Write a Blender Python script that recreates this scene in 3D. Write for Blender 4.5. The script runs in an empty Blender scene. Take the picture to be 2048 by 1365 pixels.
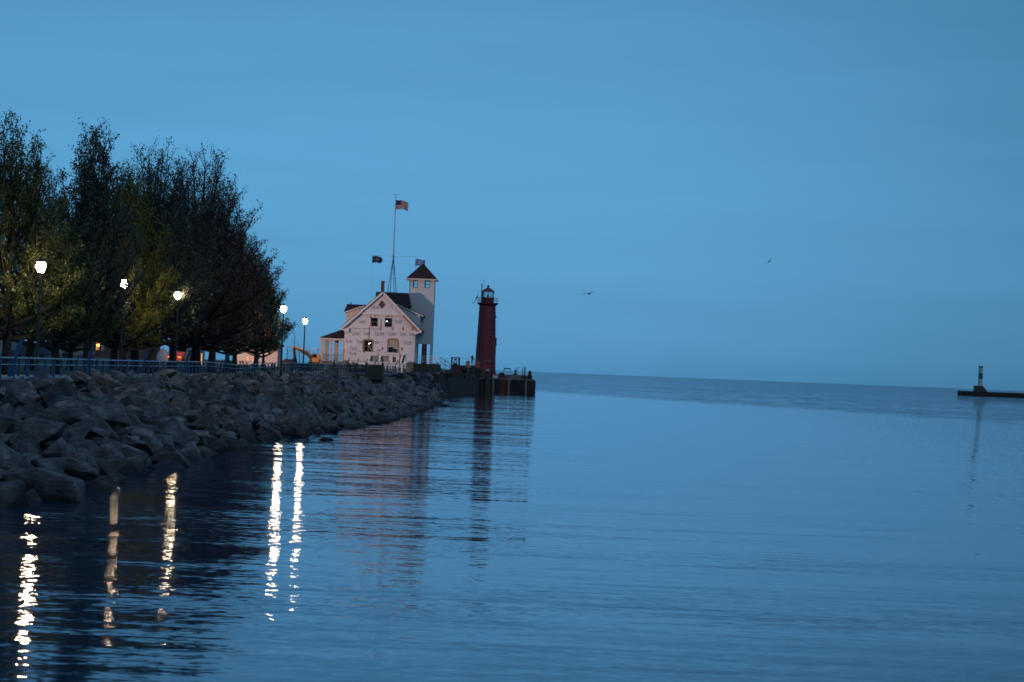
import bpy, bmesh, math, random
import numpy as np
from mathutils import Vector, Matrix, noise
from mathutils.geometry import tessellate_polygon
R = math.radians
sc = bpy.context.scene
C = sc.collection
rnd = random.Random(7)

# ---------------------------------------------------------------- camera
F, CH, ROLL = 4200.0, 4.5, math.atan(0.0393)
PITCH = math.atan(59.2 / F)
cd = bpy.data.cameras.new('camera')
cam = bpy.data.objects.new('camera', cd); C.objects.link(cam); sc.camera = cam
cd.sensor_width = 36; cd.lens = F / 2048 * 36
cd.clip_start = 0.5; cd.clip_end = 90000
cam.matrix_world = Matrix.Translation((0, 0, CH)) @ Matrix.Rotation(math.pi/2 + PITCH, 4, 'X') @ Matrix.Rotation(ROLL, 4, 'Z')
cd.dof.use_dof = True; cd.dof.focus_distance = 75; cd.dof.aperture_fstop = 1.9

# ---------------------------------------------------------------- sky
world = bpy.data.worlds.new('World'); sc.world = world; world.use_nodes = True
wt = world.node_tree; wt.nodes.clear()
def wn(t, **k):
    n = wt.nodes.new(t)
    for a, b in k.items(): setattr(n, a, b)
    return n
out = wn('ShaderNodeOutputWorld'); bg = wn('ShaderNodeBackground')
sky = wn('ShaderNodeTexSky', sky_type='NISHITA', sun_disc=False, sun_elevation=R(1.5), sun_rotation=R(200), altitude=200)
tc = wn('ShaderNodeTexCoord'); sx = wn('ShaderNodeSeparateXYZ')
wt.links.new(tc.outputs['Generated'], sx.inputs[0])
ramp = wn('ShaderNodeValToRGB')
cr = ramp.color_ramp
def lin(r, g, b): return tuple(((c/255+0.055)/1.055)**2.4 if c > 10 else c/255/12.92 for c in (r, g, b)) + (1,)
stops = [(0.0, lin(72,137,182)), (0.012, lin(77,144,189)), (0.05, lin(76,151,199)), (0.10, lin(77,152,201)), (0.19, lin(71,138,184)), (0.26, lin(68,130,176)), (0.45, lin(70,122,172)), (1.0, lin(52,92,142))]
cr.elements[0].position, cr.elements[0].color = stops[0]
cr.elements[1].position, cr.elements[1].color = stops[-1]
for p, c in stops[1:-1]:
    e = cr.elements.new(p); e.color = c
wt.links.new(sx.outputs['Z'], ramp.inputs[0])
# faint high cloud streaks
mp = wn('ShaderNodeMapping'); mp.inputs['Scale'].default_value = (3.0, 3.0, 26.0)
mp.inputs['Rotation'].default_value = (0, R(4), 0)
nz = wn('ShaderNodeTexNoise'); nz.inputs['Scale'].default_value = 1.6; nz.inputs['Detail'].default_value = 5; nz.inputs['Roughness'].default_value = .55
wt.links.new(tc.outputs['Generated'], mp.inputs[0]); wt.links.new(mp.outputs[0], nz.inputs['Vector'])
mr = wn('ShaderNodeMapRange'); mr.inputs['From Min'].default_value = .3; mr.inputs['From Max'].default_value = .7
mr.inputs['To Min'].default_value = .955; mr.inputs['To Max'].default_value = 1.045
wt.links.new(nz.outputs[0], mr.inputs[0])
mul = wn('ShaderNodeVectorMath', operation='SCALE')
wt.links.new(ramp.outputs[0], mul.inputs[0]); wt.links.new(mr.outputs[0], mul.inputs['Scale'])
ssc = wn('ShaderNodeVectorMath', operation='SCALE'); ssc.inputs['Scale'].default_value = 0.012
wt.links.new(sky.outputs[0], ssc.inputs[0])
add = wn('ShaderNodeVectorMath', operation='ADD')
wt.links.new(mul.outputs[0], add.inputs[0]); wt.links.new(ssc.outputs[0], add.inputs[1])
dt = wn('ShaderNodeVectorMath', operation='DOT_PRODUCT'); dt.inputs[1].default_value = (math.sin(R(-9)), math.cos(R(-9))*math.cos(R(5)), math.sin(R(5)))
wt.links.new(tc.outputs['Generated'], dt.inputs[0])
gm = wn('ShaderNodeMapRange', interpolation_type='SMOOTHSTEP'); gm.inputs['From Min'].default_value = .895; gm.inputs['From Max'].default_value = 1.0
gm.inputs['To Min'].default_value = .74; gm.inputs['To Max'].default_value = 1.06
wt.links.new(dt.outputs['Value'], gm.inputs[0])
gs = wn('ShaderNodeVectorMath', operation='SCALE'); wt.links.new(add.outputs[0], gs.inputs[0]); wt.links.new(gm.outputs[0], gs.inputs['Scale'])
wt.links.new(gs.outputs[0], bg.inputs[0]); bg.inputs[1].default_value = 1.0
wt.links.new(bg.outputs[0], out.inputs[0])

sl = bpy.data.lights.new('afterglow_fill', 'SUN'); sl.energy = .34; sl.angle = R(35); sl.color = (.85, .92, 1)  # added soft fill standing in for the afterglow behind the camera
so = bpy.data.objects.new('afterglow_fill', sl); C.objects.link(so); so.rotation_euler = (R(48), 0, R(28))
sc.view_settings.view_transform = 'Standard'; sc.view_settings.look = 'None'
sc.view_settings.exposure = 0; sc.view_settings.gamma = 1; sc.view_settings.use_curve_mapping = False
sc.render.engine = 'CYCLES'
sc.cycles.use_denoising = True
sc.cycles.max_bounces = 6; sc.cycles.diffuse_bounces = 2; sc.cycles.glossy_bounces = 3
sc.cycles.transmission_bounces = 4; sc.cycles.transparent_max_bounces = 12
sc.cycles.caustics_reflective = False; sc.cycles.caustics_refractive = False
sc.cycles.sample_clamp_indirect = 3.0

# ---------------------------------------------------------------- helpers
cr_, sr_ = math.cos(ROLL), math.sin(ROLL)
cp_, sp_ = math.cos(PITCH), math.sin(PITCH)
def W(px, py, D):
    """pixel of the photograph at distance D (metres along +Y) -> world point"""
    u, v = px - 1024.0, 682.5 - py
    a = u*cr_ - v*sr_; b = u*sr_ + v*cr_
    dy = F*cp_ - b*sp_; dz = F*sp_ + b*cp_
    return Vector((a/dy*D, D, CH + dz/dy*D))
def XZ(px, py, D):
    p = W(px, py, D); return (p.x, p.z)

def mat(name, col, rough=.8, metal=0, spec=.5, noise_amt=.25, nscale=3.0, bump=0, col2=None, emit=None, estr=0, detail=6, stretch=None, coord='Object', trans=0):
    m = bpy.data.materials.new(name); m.use_nodes = True
    t = m.node_tree; b = t.nodes['Principled BSDF']
    b.inputs['Roughness'].default_value = rough; b.inputs['Metallic'].default_value = metal
    b.inputs['Specular IOR Level'].default_value = spec
    c1 = Vector(col[:3])
    c2 = Vector(col2[:3]) if col2 else c1*(1-noise_amt)
    tcn = t.nodes.new('ShaderNodeTexCoord')
    n = t.nodes.new('ShaderNodeTexNoise'); n.inputs['Scale'].default_value = nscale; n.inputs['Detail'].default_value = detail
    src = t.nodes.new('ShaderNodeNewGeometry').outputs['Position'] if coord == 'Position' else tcn.outputs[coord]
    if stretch:
        mpn = t.nodes.new('ShaderNodeMapping'); mpn.inputs['Scale'].default_value = stretch
        t.links.new(src, mpn.inputs[0]); src = mpn.outputs[0]
    t.links.new(src, n.inputs['Vector'])
    rp = t.nodes.new('ShaderNodeValToRGB')
    rp.color_ramp.elements[0].position = .35; rp.color_ramp.elements[1].position = .65
    rp.color_ramp.elements[0].color = (*c2, 1); rp.color_ramp.elements[1].color = (*c1, 1)
    t.links.new(n.outputs[0], rp.inputs[0]); t.links.new(rp.outputs[0], b.inputs['Base Color'])
    if bump:
        bp = t.nodes.new('ShaderNodeBump'); bp.inputs['Strength'].default_value = bump; bp.inputs['Distance'].default_value = .1
        t.links.new(n.outputs[0], bp.inputs['Height']); t.links.new(bp.outputs[0], b.inputs['Normal'])
    if emit:
        b.inputs['Emission Color'].default_value = (*emit[:3], 1); b.inputs['Emission Strength'].default_value = estr
    return m

class MB:
    """collects simple solids and links them as one mesh object"""
    def __init__(s): s.v = []; s.f = []
    def poly(s, pts, faces):
        o = len(s.v); s.v += [tuple(p) for p in pts]; s.f += [tuple(i+o for i in f) for f in faces]; return s
    def box(s, x0, x1, y0, y1, z0, z1, M=None):
        p = [Vector((x, y, z)) for z in (z0, z1) for y in (y0, y1) for x in (x0, x1)]
        if M: p = [M @ q for q in p]
        return s.poly(p, [(0,2,3,1), (4,5,7,6), (0,1,5,4), (2,6,7,3), (0,4,6,2), (1,3,7,5)])
    def bar(s, a, b, w, h=None, up=(0,0,1)):
        a, b = Vector(a), Vector(b); h = h or w
        d = (b-a).normalized(); sd = d.cross(Vector(up))
        if sd.length < 1e-3: sd = d.cross(Vector((0,1,0)))
        sd.normalize(); u = sd.cross(d)
        p = []
        for c in (a, b):
            for i, j in ((-1,-1),(1,-1),(1,1),(-1,1)): p.append(c + sd*w/2*i + u*h/2*j)
        return s.poly(p, [(0,3,2,1), (4,5,6,7), (0,1,5,4), (1,2,6,5), (2,3,7,6), (3,0,4,7)])
    def tube(s, pts, rs, n=6, cap=True):
        pts = [Vector(p) for p in pts]
        if not hasattr(rs, '__len__'): rs = [rs]*len(pts)
        rings = []
        for i, p in enumerate(pts):
            d = (pts[min(i+1, len(pts)-1)] - pts[max(i-1, 0)]).normalized()
            a = d.cross(Vector((0,1,.01)) if abs(d.y) < .9 else Vector((1,0,0))).normalized(); b = d.cross(a)
            rings.append([p + (a*math.cos(2*math.pi*k/n) + b*math.sin(2*math.pi*k/n))*rs[i] for k in range(n)])
        o = len(s.v)
        for r_ in rings: s.v += [tuple(q) for q in r_]
        for i in range(len(rings)-1):
            for k in range(n):
                a = o+i*n+k; b = o+i*n+(k+1) % n
                s.f.append((a, b, b+n, a+n))
        if cap:
            s.f.append(tuple(o+k for k in reversed(range(n)))); s.f.append(tuple(o+(len(rings)-1)*n+k for k in range(n)))
        return s
    def lathe(s, prof, cx, cy, n=24, cap=True):
        o = len(s.v)
        for r_, z in prof:
            for k in range(n):
                a = 2*math.pi*k/n; s.v.append((cx+r_*math.cos(a), cy+r_*math.sin(a), z))
        for i in range(len(prof)-1):
            for k in range(n):
                a = o+i*n+k; b = o+i*n+(k+1) % n
                s.f.append((a, b, b+n, a+n))
        if cap:
            s.f.append(tuple(o+k for k in reversed(range(n)))); s.f.append(tuple(o+(len(prof)-1)*n+k for k in range(n)))
        return s
    def prism(s, poly2, y0, y1):
        """polygon in x,z (counter-clockwise seen from -y), extruded along y"""
        n = len(poly2); p = [(x, y0, z) for x, z in poly2] + [(x, y1, z) for x, z in poly2]
        return s.poly(p, [tuple(range(n)), tuple(reversed(range(n, 2*n)))] + [(i, i+n, (i+1) % n+n, (i+1) % n) for i in range(n)])
    def ball(s, c, r, n=12, m=8, sz=1):
        return s.lathe([(max(r*math.sin(math.pi*i/m), 1e-4), c[2]-sz*r*math.cos(math.pi*i/m)) for i in range(m+1)], c[0], c[1], n)
    def build(s, name, m, parent=None, smooth=False, angle=None, org=None, kind=None):
        me = bpy.data.meshes.new(name)
        ox = Vector(org) if org else Vector((0,0,0))
        me.from_pydata([tuple(Vector(q)-ox) for q in s.v] if org else s.v, [], s.f); me.update()
        if smooth: me.shade_smooth()
        if angle: me.shade_smooth(); me.set_sharp_from_angle(angle=R(angle))
        me.materials.append(m)
        return link(name, me, parent, ox if org else None, kind)
def link(name, me, parent=None, loc=None, kind=None):
    o = bpy.data.objects.new(name, me); C.objects.link(o)
    if parent is not None:
        o.parent = parent
        o.matrix_parent_inverse = parent.matrix_basis.inverted()
    if loc is not None: o.location = loc
    if kind: o['kind'] = kind
    return o
def thing(name, label, cat, loc, group=None, rotz=0):
    o = bpy.data.objects.new(name, None); C.objects.link(o)
    o.location = loc; o.rotation_euler = (0, 0, rotz); o.empty_display_size = .3
    o['label'] = label; o['category'] = cat
    if group: o['group'] = group
    return o
def tag(o, label, cat, group=None, kind=None):
    o['label'] = label; o['category'] = cat
    if group: o['group'] = group
    if kind: o['kind'] = kind
    return o
def copy_thing(root, loc=None, rotz=None, scale=None, label=None):
    """duplicate of a thing with its parts and their sub-parts, sharing mesh data"""
    def rec(o, par):
        c = o.copy(); C.objects.link(c)
        if par is not None: c.parent = par
        for ch in list(o.children): rec(ch, c)
        return c
    r = rec(root, None)
    if loc is not None: r.location = loc
    if rotz is not None: r.rotation_euler.z = rotz
    if scale is not None: r.scale = scale
    if label: r['label'] = label
    return r
def wall_holes(mb, outer, holes, y0, y1, back=False):
    """wall facing -Y at y0 with rectangular holes (x0,x1,z0,z1), reveals back to y1"""
    loops = [[Vector((x, z, 0)) for x, z in outer]]
    for h in holes:
        if len(h) == 4 and not hasattr(h[0], '__len__'):
            x0, x1, z0, z1 = h; h = [(x0, z0), (x0, z1), (x1, z1), (x1, z0)]
        loops.append([Vector((x, z, 0)) for x, z in h])
    flat = [p for l in loops for p in l]
    tr = tessellate_polygon(loops)
    for yy in ((y0, y1) if back else (y0,)):
        mb.poly([(p.x, yy, p.y) for p in flat], [tuple(t) for t in tr])
    for l in loops[1:] + ([loops[0]] if back else []):
        n = len(l)
        mb.poly([(p.x, y0, p.y) for p in l] + [(p.x, y1, p.y) for p in l], [(i, (i+1) % n, (i+1) % n+n, i+n) for i in range(n)])
    return mb

# ---------------------------------------------------------------- materials
M = {}
M['grass'] = mat('grass', (.05,.075,.03), .95, nscale=2.5, col2=(.025,.045,.02), bump=.5, coord='Position')
M['concrete'] = mat('concrete', (.30,.29,.27), .85, nscale=1.2, noise_amt=.25, coord='Position')
M['bank'] = mat('bank_rubble', (.06,.06,.055), .95, nscale=3, col2=(.02,.02,.02), bump=.8, coord='Position')
M['blue'] = mat('blue_paint', (.010,.075,.18), .6, nscale=4, noise_amt=.3, coord='Position')
M['bluerail'] = mat('highlit_blue_rail', (.34,.52,.60), .35, nscale=3, noise_amt=.3, metal=0, coord='Position')  # pale tone puts the rail's highlight into its colour
M['bark'] = mat('bark', (.032,.027,.022), .95, nscale=6, col2=(.014,.012,.010), bump=.8, stretch=(1,1,.3))
M['black'] = mat('black_metal', (.02,.02,.022), .45)
M['white'] = mat('white_paint', (.72,.70,.68), .6, nscale=2, noise_amt=.1)
M['roof'] = mat('dark_shingles', (.045,.022,.024), .9, nscale=5, noise_amt=.5, stretch=(1,1,3))
M['wood'] = mat('raw_wood', (.42,.20,.12), .85, nscale=6, noise_amt=.4)
M['stone'] = mat('foundation_stone', (.20,.15,.11), .9, nscale=3, noise_amt=.5)
M['brick'] = mat('chimney_brick', (.14,.05,.04), .9, nscale=8, noise_amt=.4)
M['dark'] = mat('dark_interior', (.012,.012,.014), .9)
M['glassdark'] = mat('dark_window_glass', (.010,.011,.014), .04, spec=.8)  # opaque; the darkness of unlit interiors is put into its colour
M['blind'] = mat('drawn_blind', (.42,.38,.28), .9)
M['redtower'] = mat('red_lighthouse_paint', (.24,.024,.028), .55, nscale=1.8, col2=(.12,.018,.018), stretch=(1,1,.18))
M['redroof'] = mat('red_roof_paint', (.34,.05,.04), .45)
M['pier'] = mat('tarred_sheet_piling', (.035,.025,.022), .8, nscale=.7, col2=(.012,.010,.010), stretch=(1,1,.2), coord='Position')
M['rust'] = mat('rust', (.17,.05,.025), .9, nscale=.9, noise_amt=.6, stretch=(1,1,.25), coord='Position')
M['pilaster'] = mat('weathered_concrete_post', (.24,.22,.20), .9, nscale=1.5, noise_amt=.5, stretch=(1,1,.4), coord='Position')
M['timber'] = mat('weathered_timber', (.09,.085,.06), .9, nscale=4, noise_amt=.5, stretch=(1,1,.2), coord='Position')
M['greenpaint'] = mat('green_paint', (.02,.17,.13), .5)
M['orange'] = mat('orange_machine_paint', (.60,.22,.05), .5, nscale=2, noise_amt=.3)
M['orangered'] = mat('orange_red_paint', (.75,.14,.03), .5)
M['rubber'] = mat('rubber', (.02,.02,.02), .8)
M['boatwhite'] = mat('boat_gelcoat', (.75,.72,.70), .3, noise_amt=.06)
M['soil'] = mat('dark_soil', (.05,.035,.025), .95, nscale=4, noise_amt=.5, bump=1, coord='Position')
M['fencegrey'] = mat('grey_green_boards', (.07,.085,.07), .8, nscale=3, noise_amt=.4, coord='Position')
M['brownboard'] = mat('brown_boards', (.05,.03,.02), .85, nscale=3, noise_amt=.4, coord='Position')
M['wire'] = mat('galvanised_wire', (.16,.17,.18), .5, metal=.5)
M['cloth'] = mat('dark_clothing', (.018,.016,.02), .9)
M['skin'] = mat('skin', (.35,.20,.14), .6)
M['gull'] = mat('gull_feathers', (.30,.31,.33), .8)

def glass():
    m = bpy.data.materials.new('clear_glass'); m.use_nodes = True; t = m.node_tree; t.nodes.clear()
    o = t.nodes.new('ShaderNodeOutputMaterial'); mx = t.nodes.new('ShaderNodeMixShader')
    a = t.nodes.new('ShaderNodeBsdfTransparent'); g = t.nodes.new('ShaderNodeBsdfGlossy')
    a.inputs[0].default_value = (.82,.9,.9,1); g.inputs['Roughness'].default_value = .02
    f = t.nodes.new('ShaderNodeFresnel'); f.inputs[0].default_value = 1.5
    t.links.new(f.outputs[0], mx.inputs[0]); t.links.new(a.outputs[0], mx.inputs[1]); t.links.new(g.outputs[0], mx.inputs[2])
    t.links.new(mx.outputs[0], o.inputs[0]); return m
M['glass'] = glass()
def emis(name, col, s):
    m = bpy.data.materials.new(name); m.use_nodes = True; t = m.node_tree; t.nodes.clear()
    o = t.nodes.new('ShaderNodeOutputMaterial'); e = t.nodes.new('ShaderNodeEmission')
    e.inputs[0].default_value = (*col, 1); e.inputs[1].default_value = s
    t.links.new(e.outputs[0], o.inputs[0]); return m
M['lamp'] = emis('lit_lamp_globe', (1, .80, .52), 120)
M['sodium'] = emis('lit_sodium_lamp', (1, .30, .07), 14)
M['window_lit'] = emis('lit_window', (1, .33, .10), 1.1)
M['tail'] = emis('lit_tail_lamp', (1, .10, .03), 4)
M['glint'] = emis('glowing_glint', (.95, .9, 1.0), 5)  # emits in place of lamp reflections in the house windows
M['flood'] = emis('lit_flood_lens', (1, .62, .40), 60)

def leafmat(name, c1, c2):
    m = bpy.data.materials.new(name); m.use_nodes = True; t = m.node_tree; t.nodes.clear()
    o = t.nodes.new('ShaderNodeOutputMaterial'); mx = t.nodes.new('ShaderNodeMixShader'); mx.inputs[0].default_value = .45
    d = t.nodes.new('ShaderNodeBsdfDiffuse'); tr = t.nodes.new('ShaderNodeBsdfTranslucent')
    n = t.nodes.new('ShaderNodeTexNoise'); n.inputs['Scale'].default_value = .9; n.inputs['Detail'].default_value = 3
    g = t.nodes.new('ShaderNodeNewGeometry'); r_ = t.nodes.new('ShaderNodeValToRGB')
    r_.color_ramp.elements[0].position = .38; r_.color_ramp.elements[1].position = .62
    r_.color_ramp.elements[0].color = (*c1, 1); r_.color_ramp.elements[1].color = (*c2, 1)
    t.links.new(g.outputs['Position'], n.inputs['Vector']); t.links.new(n.outputs[0], r_.inputs[0])
    t.links.new(r_.outputs[0], d.inputs[0]); t.links.new(r_.outputs[0], tr.inputs[0])
    t.links.new(d.outputs[0], mx.inputs[1]); t.links.new(tr.outputs[0], mx.inputs[2])
    gl = t.nodes.new('ShaderNodeBsdfGlossy'); gl.inputs['Roughness'].default_value = .45; gl.inputs['Color'].default_value = (.6,.6,.6,1)
    m2 = t.nodes.new('ShaderNodeMixShader'); m2.inputs[0].default_value = .07
    t.links.new(mx.outputs[0], m2.inputs[1]); t.links.new(gl.outputs[0], m2.inputs[2]); t.links.new(m2.outputs[0], o.inputs[0])
    return m
M['leaf_green'] = leafmat('green_leaves', (.09,.105,.022), (.16,.165,.035))
M['leaf_lamplit'] = leafmat('lamplit_leaves', (.15,.16,.012), (.27,.25,.02))  # lamplight on this tree is put into the brighter yellow-green colour
M['leaf_red'] = leafmat('copper_leaves', (.11,.06,.045), (.17,.085,.05))
M['leaf_dark'] = leafmat('dark_green_leaves', (.075,.09,.06), (.12,.135,.085))

# ---------------------------------------------------------------- water
def water_mat():
    m = bpy.data.materials.new('lake_water'); m.use_nodes = True; t = m.node_tree; t.nodes.clear()
    N = t.nodes.new; L = t.links.new
    geo = N('ShaderNodeNewGeometry')
    def math_(op, a, b=None, c=None, clamp=False):
        n = N('ShaderNodeMath'); n.operation = op; n.use_clamp = clamp
        for i, q in enumerate((a, b, c)):
            if q is None: continue
            if isinstance(q, (int, float)): n.inputs[i].default_value = q
            else: L(q, n.inputs[i])
        return n.outputs[0]
    def slopes(scale, stretch, rot, ax, ay, det, seed):
        mpn = N('ShaderNodeMapping'); mpn.inputs['Scale'].default_value = stretch
        mpn.inputs['Rotation'].default_value = (0, 0, R(rot)); mpn.inputs['Location'].default_value = (seed, seed*1.7, seed*.3)
        L(geo.outputs['Position'], mpn.inputs[0])
        n = N('ShaderNodeTexNoise'); n.inputs['Scale'].default_value = scale; n.inputs['Detail'].default_value = det
        n.inputs['Roughness'].default_value = .55
        L(mpn.outputs[0], n.inputs['Vector'])
        s = N('ShaderNodeVectorMath'); s.operation = 'SUBTRACT'; s.inputs[1].default_value = (.5,.5,.5); L(n.outputs['Color'], s.inputs[0])
        k = N('ShaderNodeVectorMath'); k.operation = 'MULTIPLY'; k.inputs[1].default_value = (ax, ay, 0); L(s.outputs[0], k.inputs[0])
        return k.outputs[0]
    def addv(a, b):
        n = N('ShaderNodeVectorMath'); n.operation = 'ADD'; L(a, n.inputs[0]); L(b, n.inputs[1]); return n.outputs[0]
    def scalev(a, f):
        n = N('ShaderNodeVectorMath'); n.operation = 'SCALE'; L(a, n.inputs[0]); L(f, n.inputs['Scale']); return n.outputs[0]
    xyz = N('ShaderNodeSeparateXYZ'); L(geo.outputs['Position'], xyz.inputs[0])
    X, Y = xyz.outputs['X'], xyz.outputs['Y']
    swell = slopes(.22, (.16, 1.5, 1), 4, .02, .07, 2, 3.1)
    mid = slopes(1.5, (.16, 1.3, 1), -4, .05, .15, 3, 11.0)
    fine = slopes(8.0, (.42, 1.0, 1), 8, .085, .17, 3, 23.0)
    # patches of calm and ruffled water
    mpn = N('ShaderNodeMapping'); mpn.inputs['Scale'].default_value = (.012, .07, 1); mpn.inputs['Rotation'].default_value = (0, 0, R(3))
    L(geo.outputs['Position'], mpn.inputs[0])
    pn = N('ShaderNodeTexNoise'); pn.inputs['Scale'].default_value = 1.7; pn.inputs['Detail'].default_value = 3; L(mpn.outputs[0], pn.inputs['Vector'])
    patch = N('ShaderNodeMapRange'); patch.inputs['From Min'].default_value = .38; patch.inputs['From Max'].default_value = .6
    patch.inputs['To Min'].default_value = .6; patch.inputs['To Max'].default_value = 1.15; L(pn.outputs[0], patch.inputs[0])
    grow = math_('SUBTRACT', 1.25, math_('MULTIPLY', math_('DIVIDE', math_('SUBTRACT', X, 1.0), 10.0, clamp=True), .6))
    calm = scalev(scalev(addv(mid, fine), patch.outputs[0]), grow)
    near = N('ShaderNodeMapRange'); near.inputs['From Min'].default_value = 30; near.inputs['From Max'].default_value = 38
    near.inputs['To Min'].default_value = .35; near.inputs['To Max'].default_value = 1; L(Y, near.inputs[0])
    calm = scalev(calm, near.outputs[0])
    side = slopes(2.5, (1, .5, 1), 0, 3.0, .04, 2, 57.0)
    calm = addv(addv(calm, swell), scalev(side, math_('DIVIDE', math_('SUBTRACT', X, 12.0), 30.0, clamp=True)))
    # open lake beyond the harbour mouth: rougher
    edge = math_('SUBTRACT', math_('SUBTRACT', X, 2.0), math_('MULTIPLY', math_('SUBTRACT', 461.0, Y), .308))
    edge = math_('ADD', edge, math_('MULTIPLY', math_('SUBTRACT', pn.outputs[0], .5), 40.0))
    far = math_('DIVIDE', edge, 26.0, clamp=True)
    w = math_('SUBTRACT', 1.0, math_('DIVIDE', math_('ABSOLUTE', math_('SUBTRACT', math_('ADD', Y, math_('MULTIPLY', X, .12)), 277.0)), 3.0), clamp=True)
    w = math_('MULTIPLY', w, math_('DIVIDE', math_('SUBTRACT', X, 8.0), 20.0, clamp=True))
    mpf = N('ShaderNodeMapping'); mpf.inputs['Scale'].default_value = (.006, .035, 1); L(geo.outputs['Position'], mpf.inputs[0])
    fn = N('ShaderNodeTexNoise'); fn.inputs['Scale'].default_value = 1.6; fn.inputs['Detail'].default_value = 6; fn.inputs['Roughness'].default_value = .7; L(mpf.outputs[0], fn.inputs['Vector'])
    fm_ = N('ShaderNodeMapRange'); fm_.inputs['From Min'].default_value = .35; fm_.inputs['From Max'].default_value = .65
    fm_.inputs['To Min'].default_value = .35; fm_.inputs['To Max'].default_value = 2.0; L(fn.outputs[0], fm_.inputs[0])
    far = math_('MULTIPLY', far, fm_.outputs[0])
    rough1 = slopes(.5, (.35, 1.0, 1), 5, .5, 1.35, 4, 41.0)
    ro = N('ShaderNodeMath'); ro.operation = 'MAXIMUM'; L(far, ro.inputs[0]); L(math_('MULTIPLY', w, .45), ro.inputs[1])
    tot = addv(calm, scalev(rough1, ro.outputs[0]))
    up = N('ShaderNodeVectorMath'); up.operation = 'ADD'; up.inputs[1].default_value = (0,0,1); L(tot, up.inputs[0])
    nm = N('ShaderNodeVectorMath'); nm.operation = 'NORMALIZE'; L(up.outputs[0], nm.inputs[0])
    gl = N('ShaderNodeBsdfGlossy'); gl.inputs['Roughness'].default_value = .03; gl.inputs['Color'].default_value = (.97,.93,.98,1)
    L(nm.outputs[0], gl.inputs['Normal'])
    df = N('ShaderNodeBsdfDiffuse'); df.inputs['Color'].default_value = (.012,.045,.085,1)
    fr = N('ShaderNodeFresnel'); fr.inputs['IOR'].default_value = 1.5; L(nm.outputs[0], fr.inputs['Normal'])
    mx = N('ShaderNodeMixShader'); L(fr.outputs[0], mx.inputs[0]); L(df.outputs[0], mx.inputs[1]); L(gl.outputs[0], mx.inputs[2])
    o = N('ShaderNodeOutputMaterial'); L(mx.outputs[0], o.inputs[0])
    return m
M['water'] = water_mat()
S = 40000
MB().poly([(-S,-2000,0),(S,-2000,0),(S,S,0),(-S,S,0)], [(0,1,2,3)]).build('lake_water', M['water'], kind='structure')

# ---------------------------------------------------------------- terrain
def interp(tab, y):
    if y <= tab[0][0]: return tab[0][1]
    for (a, b), (c, d) in zip(tab, tab[1:]):
        if y <= c: return b + (d-b)*(y-a)/(c-a)
    return tab[-1][1]
SHORE = [(0,-14.6),(56,-14.6),(82,-14.7),(113,-14.3),(135,-12.9),(156,-11.4),(197,-9.6),(246,-9.7),(322,-10.1),(345,-11.0),(360,-12.5),(420,-15)]
RAILX = [(0,-24.3),(200,-24.3),(225,-23.0),(245,-20.5),(256,-16.5),(266,-13.9)]
TOPX = [(0,-24.0),(200,-23.9),(225,-22.6),(245,-19.5),(262,-17.5),(300,-15.5),(322,-13.4),(350,-13.0)]      # where the bank meets the level ground
GZ = [(0,3.12),(200,3.15),(240,3.5),(262,3.95),(300,4.1),(330,3.6),(360,3.0)]
def shore(y): return interp(SHORE, y)
def gz(y): return interp(GZ, y)
def bank_z(x, y):
    x0, x1 = shore(y), interp(TOPX, y)
    t = (x0 - x)/(x0 - x1)
    if t <= 0: return t*4.0
    if t >= 1: return gz(y)
    return gz(y)*(t**.80) - .55*math.sin(math.pi*min(1,t))**.5
ys = [0,20,40] + [50+4*i for i in range(78)]
v, f = [], []
for y in ys:
    x0, x1 = shore(y), interp(TOPX, y)
    row = [x0+3, x0+1] + [x0 + (x1-x0)*k/12 for k in range(13)] + [x1-.1]
    v += [(x, y, bank_z(x, y) - (.35 if x > x1+.5 else .0) + .12*noise.noise(Vector((x, y, 0)))*(1 if x > x1+.5 else 0)) for x in row]
n = 16
for i in range(len(ys)-1):
    for k in range(n-1):
        a = i*n+k; f.append((a, a+n, a+n+1, a+1))
bank = MB().poly(v, f).build('shore_bank', M['bank'], kind='structure', smooth=True)
v, f = [], []
for y in ys:
    x1 = interp(TOPX, y)
    row = [x1, x1-4, x1-10, -60, -120, -260]
    v += [(x, y, gz(y)) for x in row]
for i in range(len(ys)-1):
    for k in range(5):
        a = i*6+k; f.append((a, a+6, a+7, a+1))
MB().poly(v, f).build('park_lawn', M['grass'], kind='structure')
# promenade path behind the railing
v, f = [], []
yy = [0,60,120,180,200,212,225,235,245]
for y in yy:
    x = interp(RAILX, y)
    v += [(x+.35, y, gz(y)+.03), (x-3.6, y, gz(y)+.03), (x+.35, y, gz(y)-.2), (x-3.6, y, gz(y)-.2)]
for i in range(len(yy)-1):
    a = i*4; f += [(a, a+4, a+5, a+1), (a+2, a+6, a+4, a), (a+1, a+5, a+7, a+3)]
MB().poly(v, f).build('promenade_path', M['concrete'], kind='structure')

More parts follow.
